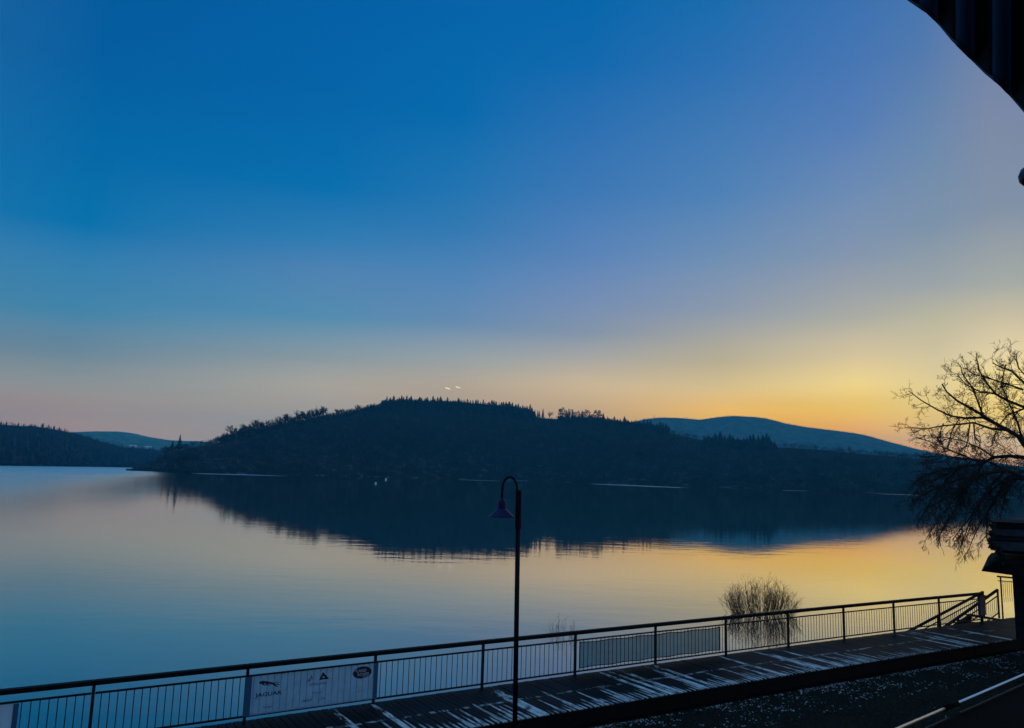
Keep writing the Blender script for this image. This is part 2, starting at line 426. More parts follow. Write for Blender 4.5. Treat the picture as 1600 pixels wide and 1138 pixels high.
def make_hill(name, tab, depth, material, rows=26, step=8, rough=2.0, back=.5, powr=1.5, seed=0):
    """tab rows: photo column, shore distance, ridge silhouette row (ground); depth: column -> shore-to-ridge metres"""
    u0, u1 = tab[0][0], tab[-1][0]; us = np.arange(u0, u1 + .1, step)
    verts = []; grid = {}
    for u in us:
        D = float(np.interp(u, [t[0] for t in tab], [t[1] for t in tab]))
        Y = float(np.interp(u, [t[0] for t in tab], [t[2] for t in tab]))
        W = interp(depth, u); a = az_of(u); yy = horizon_y(u)
        e = math.atan((yy - Y) / F * math.cos(a))
        zr = max(.5, CZ + (D + W) * math.tan(e))
        zr = (zr if Y < yy else max(0.5, zr))
        for r in range(rows):
            t = r / (rows - 1) * (1 + back)
            d = D - 12 + (W + 12) * t
            if t <= 1: z = -3 + (zr + 3) * (1 - (1 - t) ** powr)
            else: z = zr * (1 - ((t - 1) / back) ** 2 * .8)
            x, y = math.sin(a) * d, math.cos(a) * d
            tt = min(1, t * 3)
            if 0 < t < .95: z += rough * tt * mn.noise(Vector((x * .012 + seed, y * .012, seed))) * 2.2
            if r == 0: z = -3
            if r == 1: z = max(z, 1.5)
            verts.append((x, y, z))
    n = rows
    faces = [(i * n + j, (i + 1) * n + j, (i + 1) * n + j + 1, i * n + j + 1) for i in range(len(us) - 1) for j in range(n - 1)]
    o = new_obj(name, verts, faces, material, smooth=True)
    tag(o, kind='structure')
    V = np.array(verts).reshape(len(us), rows, 3)

    def surf(u, t):
        i = (u - u0) / step; i0 = int(max(0, min(len(us) - 2, math.floor(i)))); fi = i - i0
        j = t / (1 + back) * (rows - 1); j0 = int(max(0, min(rows - 2, math.floor(j)))); fj = j - j0
        return Vector((V[i0, j0] * (1 - fi) * (1 - fj) + V[i0 + 1, j0] * fi * (1 - fj) + V[i0, j0 + 1] * (1 - fi) * fj + V[i0 + 1, j0 + 1] * fi * fj))
    return o, surf


main_tab = [(196, 1150, 735), (215, 1150, 733), (240, 1140, 722), (262, 1135, 708), (300, 1130, 699), (330, 1140, 695), (345, 1145, 690), (380, 1170, 681),
            (430, 1200, 671), (500, 1250, 656), (560, 1300, 643), (588, 1320, 636), (620, 1335, 633), (700, 1380, 636), (760, 1390, 641), (800, 1400, 646),
            (830, 1400, 652), (850, 1400, 655), (880, 1385, 657), (930, 1375, 659), (980, 1355, 665), (1010, 1350, 669), (1060, 1320, 681), (1110, 1300, 692),
            (1150, 1280, 697), (1200, 1250, 698), (1215, 1240, 701), (1300, 1210, 706), (1400, 1180, 715), (1500, 1140, 723), (1600, 1100, 731), (1900, 900, 735), (2600, 700, 735)]
main_dep = [(196, 40), (215, 60), (262, 120), (340, 260), (500, 450), (700, 560), (1000, 520), (1200, 420), (1400, 330), (1600, 300), (2600, 260)]
m_main = hill_material('wooded hill floor', (.020, .022, .018), (.13, .14, .15), .52, .72, 60, .07)
hill_main, surf_main = make_hill('hill', main_tab, main_dep, m_main, seed=3)
left_tab = [(-2200, 700, 690), (-900, 1100, 680), (-300, 1380, 664), (-100, 1450, 662), (0, 1500, 665), (60, 1700, 669), (110, 1950, 678), (150, 2200, 690), (190, 2400, 700), (215, 2450, 701), (235, 2500, 703), (300, 2600, 712)]
m_left = hill_material('left hill floor', (.020, .022, .020), (.16, .17, .19), .55, .70, 40, .03)
hill_left, surf_left = make_hill('hill_left', left_tab, [(-2200, 500), (0, 900), (300, 500)], m_left, seed=9, step=10)
far_left_tab = [(-400, 4600, 700), (0, 4600, 693), (60, 4600, 684), (100, 4600, 676), (140, 4600, 674.5), (180, 4600, 675), (205, 4600, 678), (225, 4600, 683), (260, 4600, 688.5), (330, 4600, 691), (380, 4600, 696), (520, 4600, 712)]
m_far = hill_material('far hill cover', (.20, .195, .17), (.32, .32, .32), .6, .75, 60, .01)  # frosted cover, raised paler so its colour carries part of the distance haze
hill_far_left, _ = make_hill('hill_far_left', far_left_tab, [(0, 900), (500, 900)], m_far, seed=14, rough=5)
mt_tab = [(900, 5600, 690), (980, 5600, 662), (1010, 5600, 655.5), (1030, 5600, 653.5), (1060, 5600, 654), (1095, 5600, 657), (1120, 5600, 653), (1145, 5600, 650.8), (1180, 5600, 652.5), (1200, 5600, 655),
          (1230, 5600, 663), (1265, 5600, 669), (1300, 5600, 673), (1345, 5600, 679), (1365, 5600, 684), (1400, 5600, 694), (1440, 5600, 704), (1500, 5600, 716), (1600, 5600, 730), (2200, 5600, 735)]
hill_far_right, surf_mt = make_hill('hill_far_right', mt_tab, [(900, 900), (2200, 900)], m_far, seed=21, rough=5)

# ------------------------------------------------------------------ woodland
def twig_tree(rng, h, w, n, conifer=False):
    "arrays of a small far tree standing at the origin: triangles"
    v = []; f = []
    def tri(a, bb, c): k = len(v); v.extend([a, bb, c]); f.append((k, k + 1, k + 2))
    if conifer:
        k = 9
        for i in range(k):
            z0 = h * (.10 + .84 * i / k); r0 = w * .5 * (1 - (i / k) ** 1.15) * rng.uniform(.8, 1.15) + .3
            m = 7; ph = rng.random() * 6
            for j in range(m):
                a = ph + 2 * math.pi * j / m; a2 = a + .62
                rr = r0 * rng.uniform(.75, 1.2)
                zt = z0 + h * .17
                tri((0, 0, min(h, zt)), (math.cos(a) * rr, math.sin(a) * rr, z0 - h * .01), (math.cos(a2) * rr * .9, math.sin(a2) * rr * .9, z0 + h * .012))
        tri((-.25, 0, 0), (.25, 0, 0), (0, 0, h)); tri((0, -.25, 0), (0, .25, 0), (0, 0, h))
    elif n < 0:
        for i in range(-n):
            a = rng.random() * 6.283; zz = rng.random(); rr = w * .5 * math.sqrt(rng.random()) * (1 - .75 * zz ** 1.6); z0 = h * (.38 + .60 * zz)
            px, py = math.cos(a) * rr, math.sin(a) * rr; q = rng.uniform(.5, 1.2)
            tri((px - q, py - q * .4, z0 - .2), (px + q, py + q * .5, z0), (px + rng.uniform(-.4, .4), py, z0 + q * .9)); tri((px, py - q, z0), (px + .2, py + q, z0), (px + q * .5, py, z0 + q * .7))
    else:
        tri((-.3, 0, 0), (.3, 0, 0), (0, 0, h * .85)); tri((0, -.3, 0), (0, .3, 0), (0, 0, h * .85))
        for i in range(n):
            a = rng.random() * 2 * math.pi; e = rng.uniform(.15, 1.35); L = (w * .5) * math.cos(e) + h * .55 * math.sin(e)
            L *= rng.uniform(.6, 1.05)
            z0 = h * rng.uniform(.25, .5); dx, dy, dz = math.cos(a) * math.cos(e), math.sin(a) * math.cos(e), math.sin(e)
            s = rng.uniform(.45, 1.0); px, py, pz = dx * L * s, dy * L * s, z0 + dz * L * s * .9
            q = w * rng.uniform(.05, .16)
            ox, oy, oz = rng.uniform(-q, q), rng.uniform(-q, q), rng.uniform(-q, q)
            tt = rng.uniform(.10, .22)
            tri((px - ox, py - oy, pz - abs(oz)), (px + ox + tt, py + oy, pz + abs(oz)), (px + oy * .6, py - ox * .6 + tt, pz + tt + oz * .5))
    return np.array(v, dtype=np.float32), np.array(f, dtype=np.int64)


def forest(name, places, protos, material, rng):
    "one mesh from many far trees; places = (point, scale)"
    V = []; Fc = []; k = 0
    for p, s in places:
        pv, pf = protos[rng.randrange(len(protos))]
        a = rng.random() * 6.283; c, sn = math.cos(a), math.sin(a)
        q = pv * s; q = np.stack([q[:, 0] * c - q[:, 1] * sn, q[:, 0] * sn + q[:, 1] * c, q[:, 2]], 1) + np.array(p)
        V.append(q); Fc.append(pf + k); k += len(q)
    V = np.concatenate(V).astype(np.float32); Fc = np.concatenate(Fc).astype(np.int32)
    me = bpy.data.meshes.new(name)
    me.vertices.add(len(V)); me.vertices.foreach_set('co', V.ravel())
    me.loops.add(Fc.size); me.loops.foreach_set('vertex_index', Fc.ravel())
    me.polygons.add(len(Fc)); me.polygons.foreach_set('loop_start', np.arange(0, Fc.size, 3, dtype=np.int32))
    me.update(calc_edges=True); me.materials.append(material)
    o = bpy.data.objects.new(name, me); COL.objects.link(o)
    return tag(o, kind='stuff')


rng = random.Random(11)
bare_p = [twig_tree(rng, rng.uniform(13, 17), rng.uniform(9, 13), 30) for _ in range(8)]
con_p = [twig_tree(rng, rng.uniform(15, 21), rng.uniform(8, 10), 0, True) for _ in range(4)]
wood_bare = mat('bare woodland', (.11, .135, .165), .95, 0, .0, .035, 0, .1, (.012, .026, .042))  # clump tones lifted towards blue, making up in colour for thin haze
pl = []
for _ in range(7000):
    u = rng.uniform(205, 1620); t = rng.random() ** 1.15 * 1.02 + .03
    if u < 262 and t > .9: continue
    if u > 1500 and rng.random() < .4: continue
    edge = t > .93
    s_ = rng.uniform(.55, 1.05) * (.55 if u < 245 else 1)
    if edge: s_ *= .8
    if 835 < u < 868 and t > .8: s_ *= .4
    pl.append((surf_main(u, min(t, 1.02)) - Vector((0, 0, .5)), s_))
forest('woodland_main_hill', pl, bare_p, wood_bare, rng)
pl = []
for _ in range(900):
    u = rng.uniform(560, 1040) if rng.random() < .62 else rng.uniform(1100, 1215)
    t = rng.uniform(.72, .99) if u < 1050 else rng.uniform(.7, 1.0)
    if 835 < u < 868: continue
    pl.append((surf_main(u, t) - Vector((0, 0, .5)), rng.uniform(.5, .8)))
forest('conifer_wood_main_hill', pl, con_p, MT['conifer'], rng)
pl = []
for _ in range(1100):      # closed spruce stand on the flat top
    u = rng.uniform(590, 833)
    pl.append((surf_main(u, rng.uniform(.86, 1.0)) - Vector((0, 0, .5)), rng.uniform(.62, .82) * (1.0 if u < 790 else 1.12)))
for _ in range(700):       # stand right of the gap and down the slope
    u = rng.uniform(872, 1045)
    pl.append((surf_main(u, rng.uniform(.88, 1.0)) - Vector((0, 0, .5)), rng.uniform(.35, .6) * (1.2 if 890 < u < 945 else .9)))
forest('spruce_stand_hilltop', pl, con_p, MT['conifer'], rng)
pl = []
for _ in range(2600):      # bare wood along the left slope
    u = rng.uniform(338, 592)
    pl.append((surf_main(u, rng.uniform(.84, 1.03)) - Vector((0, 0, 1.5)), rng.uniform(.55, .95) * (1.0 if u < 500 else .7)))
forest('bare_wood_left_slope', pl, bare_p, MT['bark'], rng)
pl = []
for _ in range(3600):
    u = rng.uniform(-340, 290); t = rng.random() ** 1.8 + .03
    s_ = rng.uniform(.8, 1.5) if t < .3 else rng.uniform(.5, .8)
    pl.append((surf_left(u, min(t, 1.0)) - Vector((0, 0, .5)), s_ * (1.0 if t < .9 else .5)))
forest('woodland_left_hill', pl, bare_p + con_p[:2], wood_bare, rng)
pl = []
for _ in range(900):
    pl.append((surf_mt(rng.uniform(985, 1500), rng.uniform(.97, 1.0)) - Vector((0, 0, 3)), rng.uniform(.5, .9)))
forest('woodland_far_mountain', pl, bare_p, wood_bare, rng)

# individual skyline trees -----------------------------------------------------
def tree_proto(kind, h, w, seed, n=70):
    r = random.Random(seed)
    root = empty(kind)
    tb = MB(); tb.tube([(0, 0, -1), (0, 0, h * .45), (0, 0, h * (.97 if kind == 'conifer_tree' else .7))], [h * .016, h * .012, .08], 5)
    tb.build('trunk', MT['bark'], root)
    if kind == 'conifer_tree':
        v, f = twig_tree(r, h, w, 0, True)
    elif kind == 'pine_tree':
        v, f = twig_tree(r, h, w, -95)
    else:
        v, f = twig_tree(r, h, w, n)
        mb = MB()
        for i in range(13):
            a = r.random() * 6.28; e = r.uniform(.35, 1.2); z0 = h * r.uniform(.25, .5); L = h * r.uniform(.3, .5)
            p0 = Vector((0, 0, z0)); d = Vector((math.cos(a) * math.cos(e) * w / h * 1.2, math.sin(a) * math.cos(e) * w / h * 1.2, math.sin(e)))
            p1 = p0 + d * L * .5 + Vector((0, 0, L * .06)); p2 = p0 + d * L
            mb.tube([p0, p1, p2], [.34, .24, .12], 3, False)
            for _ in range(6):
                q = p0 + (p2 - p0) * r.uniform(.35, 1); dd = (d + Vector((r.uniform(-.7, .7), r.uniform(-.7, .7), r.uniform(-.1, .5)))).normalized()
                q2 = q + dd * L * .42; mb.tube([q, q2], [.17, .10], 3, False)
                for _ in range(3):
                    q3 = q + (q2 - q) * r.uniform(.3, 1)
                    mb.tube([q3, q3 + (dd + Vector((r.uniform(-.8, .8), r.uniform(-.8, .8), r.uniform(-.2, .6)))).normalized() * L * .25], [.11, .07], 3, False)
        k = len(mb.v); v = np.array(mb.v); f = mb.f
    o = new_obj('crown', v.tolist(), [tuple(int(i) for i in q) for q in f], MT['bare'] if kind == 'bare_tree' else MT['conifer'], root)
    return root


def copy_tree(root, loc, rz, sc):
    c = root.copy(); COL.objects.link(c)
    for ch in root.children:
        d = ch.copy(); COL.objects.link(d); d.parent = c
    c.location = loc; c.rotation_euler = (0, 0, rz); c.scale = (sc[0], sc[0], sc[1])
    return c


cons = [tree_proto('conifer_tree', 20, w, 40 + i) for i, w in enumerate((8.2, 9.5, 7.0, 10.5))]
pines = [tree_proto('pine_tree', 20, w, 80 + i) for i, w in enumerate((10, 8.5, 12))]
bares = [tree_proto('bare_tree', 18, w, 60 + i) for i, w in enumerate((14, 17, 12))]
used = set()


def plant(protos, u, h, label, group, surf=surf_main, t=1.0, wide=1.0, dz=0):
    pi_ = rng.randrange(len(protos)); pr = protos[pi_]
    base_h = 18 if pr in bares else 20
    p = surf(u, t) + Vector((0, 0, -.6 + dz)); s_ = h / base_h
    if pr.name not in used:
        used.add(pr.name); pr.location = p; pr.scale = (s_ * wide, s_ * wide, s_); pr.rotation_euler = (0, 0, rng.random() * 6); o = pr
    else:
        o = copy_tree(pr, p, rng.random() * 6, (s_ * wide, s_))
    tag(o, label, 'tree', group)
    return o


m_pp = 1.62   # metres per photo pixel at the main ridge
u = 591.0
while u < 832:
    hpx = 13.0 if u < 700 else 14 if u < 790 else 17
    plant(cons, u, (hpx + .8 + rng.uniform(-4, 2.5)) * m_pp, 'dark spruce in the even row along the flat top of the hill', 'spruces along the hilltop', t=rng.uniform(.96, 1.01), wide=rng.uniform(1.3, 2.2))
    u += rng.uniform(2.8, 5.6)
plant(cons, 846, 27, 'lone narrow spruce standing in the gap on the hilltop', None, wide=.75)
plant(bares, 857, 19, 'pale bare round tree beside the lone spruce in the hilltop gap', None)
for u in (838, 840.5, 833):
    plant(cons, u, rng.uniform(19, 24), 'dark spruce at the left rim of the hilltop gap', 'spruces at the left rim of the gap', wide=.8)
u = 874.0
while u < 942:
    plant(pines if rng.random() < .6 else cons, u, (rng.uniform(15, 20) if u < 895 else rng.uniform(11, 17)) * m_pp, 'tall dark pine or spruce in the clump right of the hilltop gap', 'tall trees right of the hilltop gap', t=rng.uniform(.96, 1.01), wide=rng.uniform(1.0, 1.5))
    u += rng.uniform(2.0, 4.2)
u = 948.0
while u < 1046:
    plant(cons, u, rng.uniform(8, 15) * m_pp * .95, 'small dark spruce on the right slope of the hill, below the clump', 'spruces down the right slope', t=rng.uniform(.96, 1.01), wide=rng.uniform(1.2, 2))
    u += rng.uniform(4, 7)
for u in (1118, 1126, 1133, 1141, 1146, 1154, 1163, 1168, 1173, 1178, 1186, 1193, 1199, 1203):
    plant(cons, u, rng.uniform(12, 21) * 1.4, 'dark spruce in the low clump below the far mountain', 'spruces below the far mountain', t=rng.uniform(.9, 1.0), wide=1.7)
plant(bares, 357, 25, 'wide bare tree, first large one at the left end of the ridge', None, wide=1.1)
for u in (345, 352):
    plant(bares, u, 15, 'low bushy bare tree at the left foot of the ridge', 'low trees at the left foot of the ridge', wide=1.2)
u = 366.0
while u < 560:
    hpx = 16 if u < 440 else (19 if u < 500 else 10)
    plant(bares, u, (hpx + rng.uniform(-4, 4)) * 1.35, 'bare deciduous tree on the left slope of the hill against the sky', 'bare trees along the left slope', t=rng.uniform(.97, 1.01), wide=rng.uniform(.9, 1.5))
    u += rng.uniform(3.2, 6.0)
for u, h in ((265, 20), (276, 26)):
    plant(cons, u, h, 'tall single spruce on the low point, %s' % ('left and shorter of the two' if u < 270 else 'right and taller of the two'), None, wide=1.0)
for u in (254, 259, 270, 324, 331, 337, 334):
    plant(bares, u, rng.uniform(9, 14), 'small rounded tree on the low wooded point at the left', 'small trees on the low point', wide=1.3)

# mast on the far mountain
mp_ = surf_mt(1022, 1.0)
mb = MB(); mb.tube([mp_ + Vector((0, 0, -5)), mp_ + Vector((0, 0, 26))], [1.6, 1.0], 6)
mast = empty('radio_mast', mp_)
o = mb.build('mast_pole', MT['mast']); o.data.transform(Matrix.Translation(-mp_)); o.parent = mast
mb = MB(); mb.tube([(0, 0, 17), (0, 0, 20)], 3.4, 8); mb.tube([(0, 0, 24), (0, 0, 25.5)], 2.6, 8); mb.build('antenna_ring', MT['mast'], mast)
tag(mast, 'thin radio mast on the left summit of the far mountain', 'mast')

# farm buildings far left, pale roofs
for (u, wd, lab) in ((203, 22, 'long low white-roofed building on the far left ridge, left of the two'), (227, 20, 'long low white-roofed building on the far left ridge, right of the two')):
    p = surf_left(u, .97) + Vector((0, 0, 1)); r_ = empty('farm_building', p); r_.rotation_euler = (0, 0, -azel(u, 745)[0] + .15)
    mb = MB(); mb.abox(-wd / 2, wd / 2, -6, 6, -5, 5); mb.build('wall', MT['farwall'], r_)
    mb = MB(); hw = wd / 2 + .8
    mb.add([(-hw, -7, 4.6), (hw, -7, 4.6), (hw, 0, 9), (-hw, 0, 9), (-hw, 7, 4.6), (hw, 7, 4.6), (-hw, -7, 5.1), (hw, -7, 5.1), (hw, 0, 9.5), (-hw, 0, 9.5), (-hw, 7, 5.1), (hw, 7, 5.1)],
           [(0, 3, 2, 1), (3, 4, 5, 2), (6, 7, 8, 9), (9, 8, 11, 10), (0, 1, 7, 6), (5, 4, 10, 11), (0, 6, 9, 3), (3, 9, 10, 4), (1, 2, 8, 7), (2, 5, 11, 8)])
    mb.build('roof', MT['farroof'], r_)
    for k in range(4):
        mb = MB(); x = -wd / 2 + wd * (k + .5) / 4; mb.abox(x - .9, x + .9, -6.12, -6.0, 1, 3.4); mb.build('window', MT['glass'], r_)
    tag(r_, lab, 'building')

# buoys
for u, v, lab in ((587, 755, 'small white buoy on the dark water, left and nearer of the two'), (603, 749, 'small white buoy on the dark water, right and farther of the two')):
    p = onz(u, v + .8, 0.0); s_ = math.hypot(p.x, p.y) / 1200 * 1.55
    r_ = empty('buoy', p)
    mb = MB(); mb.lathe((0, 0, s_ * .55), [(.001, -s_), (s_ * .6, -s_ * .8), (s_ * .95, -s_ * .3), (s_, 0), (s_ * .9, s_ * .45), (s_ * .55, s_ * .85), (.001, s_)], 16)
    mb.build('float', MT['buoy'], r_, True)
    mb = MB(); mb.tube([(0, 0, s_ * 1.5), (0, 0, s_ * 1.75)], s_ * .12, 8); mb.build('top_ring', MT['buoy'], r_)
    tag(r_, lab, 'buoy')

# contrails high and far
cm = bpy.data.materials.new('contrail vapour'); cm.use_nodes = True; w_ = NB(cm.node_tree); cm.node_tree.nodes.clear()
co = w_.n('ShaderNodeOutputMaterial'); d1 = w_.n('ShaderNodeBsdfDiffuse'); d1.inputs[0].default_value = (1, 1, 1, 1)
d2 = w_.n('ShaderNodeBsdfTranslucent'); d2.inputs[0].default_value = (1, 1, 1, 1); mx_ = w_.n('ShaderNodeMixShader'); mx_.inputs[0].default_value = .9
w_.l(d1.outputs[0], mx_.inputs[1]); w_.l(d2.outputs[0], mx_.inputs[2]); w_.l(mx_.outputs[0], co.inputs[0])
for (a, c, lab) in (((695.5, 606), (704, 608.5), 'short bright vapour trail above the hilltop, left of the two'), ((711.5, 604), (719.5, 606.6), 'short bright vapour trail above the hilltop, right of the two')):
    p, q = at(*a, 9000), at(*c, 9000)
    mb = MB(); ax0 = (q - p).normalized(); upv = ax0.cross(p.normalized()).normalized(); fwd = -p.normalized(); vs = []; fs = []
    for k in range(9):
        t = k / 8; rr = 6 * math.sin(math.pi * (.08 + .84 * t)) ** .6; cc = p.lerp(q, t)
        for j in range(7):
            th_ = math.pi * j / 6; vs.append(cc + upv * (math.cos(th_) * rr) + fwd * (math.sin(th_) * rr * .5))
    for k in range(8):
        for j in range(6): fs.append((k * 7 + j, k * 7 + j + 1, k * 7 + j + 8, k * 7 + j + 7))
    mb.add(vs, fs); o = mb.build('vapour_trail', cm, origin=p.lerp(q, .5)); tag(o, lab, 'contrail')

# ------------------------------------------------------------------ promenade frame
DZ = CZ - 4.981          # deck level
TH0, KC, SP = .5513, -.0036, 2.7306


def rail_xy(i):
    "point on the railing line; i counts posts"
    x, y = 4.1583, 21.9196
    n = max(1, int(abs(i - 5) * 4)); st = (i - 5) / n
    for j in range(n):
        a = TH0 + KC * (st * (j + .5)); x += st * SP * math.cos(a); y += st * SP * math.sin(a)
    return x, y


def frame(i):
    a = TH0 + KC * (i - 5)
    return Vector((math.cos(a), math.sin(a), 0)), Vector((math.sin(a), -math.cos(a), 0))


def RP(i, n=0.0, z=0.0):
    "i posts along, n metres towards the land, z above deck"
    x, y = rail_xy(i); d, nn = frame(i)
    return Vector((x, y, DZ + z)) + nn * n


# ground -----------------------------------------------------------------------
def ground_material():
    m = bpy.data.materials.new('frosty bank'); m.use_nodes = True; w = NB(m.node_tree); p = m.node_tree.nodes['Principled BSDF']
    p.inputs['Roughness'].default_value = .95; p.inputs['Specular IOR Level'].default_value = .12
    uv = w.n('ShaderNodeUVMap'); uv.uv_map = 'bank'; s = w.n('ShaderNodeSeparateXYZ'); w.l(uv.outputs[0], s.inputs[0])
    g = w.n('ShaderNodeNewGeometry'); pos = g.outputs['Position']
    fine = w.noise(pos, 9, 5, .7); mid = w.noise(pos, 1.6, 3, .6); tiny = w.noise(pos, 30, 3, .6)
    c = w.mix(w.maprange(fine, .38, .62), (.010, .013, .009), (.004, .005, .004))
    near = w.maprange(s.outputs[1], 5.2, 2.3)
    thr = w.m('SUBTRACT', .73, w.m('MULTIPLY', near, .13))
    spk = w.m('GREATER_THAN', w.m('ADD', w.m('MULTIPLY', fine, .62), w.m('MULTIPLY', tiny, .38)), thr)
    spk = w.m('MULTIPLY', spk, w.maprange(mid, .38, .58))
    # long thin snow left along two wheel ruts parallel to the walk
    rut = w.m('LESS_THAN', w.m('ABSOLUTE', w.m('SUBTRACT', s.outputs[1], w.m('ADD', 6.3, w.m('MULTIPLY', mid, .5)))), .05)
    rut = w.m('MULTIPLY', rut, w.m('GREATER_THAN', fine, .52))
    f = w.m('MAXIMUM', spk, rut)
    w.l(w.mix(f, c, (.26, .28, .32)), p.inputs['Base Color'])
    bn = w.n('ShaderNodeBump'); bn.inputs['Strength'].default_value = .8; bn.inputs['Distance'].default_value = .05
    w.l(fine, bn.inputs['Height']); w.l(bn.outputs[0], p.inputs['Normal'])
    return m


gn = [-9, -6, -3.5, -1.2, 0.3, 1.2, 2.0, 2.6, 3.2, 4, 5, 6, 7, 8.5, 10, 12, 15, 20, 30, 50, 90, 200]
gi = [-90, -50, -25, -12, -8] + [x * .5 for x in range(-10, 27)] + [15, 18, 24, 40, 80]


def gz(n, i):
    z = np.interp(n, [-9, -6, -1.2, .3, 2, 2.6, 6, 12, 20, 200], [-4.2, -3.6, -1.6, -.75, -.46, -.40, -.42, -.55, -.7, -.7])
    return float(z)


verts, uvs = [], []
for i in gi:
    for n in gn:
        p = RP(i, 0, 0) if abs(i) < 30 else (RP(math.copysign(28, i)) + frame(math.copysign(28, i))[0] * SP * (abs(i) - 28) * math.copysign(1, i))
        nn = frame(max(-12, min(14, i)))[1]
        z = gz(n, i) + (.05 * mn.noise(Vector((i * 1.3, n * .7, 0))) if n > 3 else 0)
        q = p + nn * n; q.z = DZ + z; verts.append(q); uvs.append((i * SP, n))
K = len(gn)
faces = [(a * K + c, a * K + c + 1, (a + 1) * K + c + 1, (a + 1) * K + c) for a in range(len(gi) - 1) for c in range(K - 1)]
gr = new_obj('ground', verts, [f[::-1] for f in faces], ground_material(), smooth=True)
uvl = gr.data.uv_layers.new(name='bank')
for lp in gr.data.loops: uvl.data[lp.index].uv = uvs[lp.vertex_index]
tag(gr, kind='structure')

# snow scraps and leaves lying on the bank
def scraps(name, count, material, nr, size, flat, dens):
    V = []; Fs = []; r = random.Random(name)
    k = 0; done = 0
    while done < count:
        i = -1 + 11.5 * r.random() ** 1.25; n = nr[0] + (nr[1] - nr[0]) * r.random() ** dens
        if mn.noise(Vector((i * 2.1, n * 1.4, 5))) + .6 * mn.noise(Vector((i * 9, n * 6, 9))) < r.uniform(-.2, .45): continue
        p = RP(i, n, gz(n, i) + .012); d, nn = frame(i)
        a = r.random() * 6.28; s_ = size * r.uniform(.4, 1.5); m = r.randint(4, 6); el_ = r.uniform(.35, .9)
        ring = []
        for j in range(m):
            t = a + 6.283 * j / m; rr = s_ * r.uniform(.6, 1.2); x_, y_ = math.cos(t) * rr, math.sin(t) * rr * el_
            ring.append(p + Vector((x_ * math.cos(a) - y_ * math.sin(a), x_ * math.sin(a) + y_ * math.cos(a), r.uniform(-.01, .02))))
        V += ring + [p + Vector((0, 0, flat * r.uniform(.6, 1.6)))]
        for j in range(m): Fs.append((k + j, k + (j + 1) % m, k + m))
        k += m + 1; done += 1
    return tag(new_obj(name, V, Fs, material), kind='stuff')


snow_m = mat('old snow', (.42, .44, .47), .9, 0, .12, 12)
scraps('snow_scraps', 3000, snow_m, (2.45, 4.1), .028, .012, 2.0)
scraps('snow_scraps_far', 120, snow_m, (3.2, 8.5), .024, .012, 1.2)
scraps('dead_leaves', 2600, mat('dead leaves', (.020, .018, .012), .9, 0, .4, 10), (2.4, 9), .05, .03, 1.3)
# grass tufts
V = []; Fs = []; r = random.Random(5)
for _ in range(36000):
    i = r.uniform(-1, 12.5); n = r.uniform(2.42, 9.5); p = RP(i, n, gz(n, i))
    a = r.random() * 6.28; h = r.uniform(.04, .13); w0 = .008
    k = len(V); V += [p + Vector((math.cos(a) * w0, math.sin(a) * w0, 0)), p - Vector((math.cos(a) * w0, math.sin(a) * w0, 0)), p + Vector((r.uniform(-.05, .05), r.uniform(-.05, .05), h))]
    Fs.append((k, k + 1, k + 2))
tag(new_obj('grass', V, Fs, mat('winter grass', (.016, .024, .010), .8, 0, .5, 1.2)), kind='stuff')

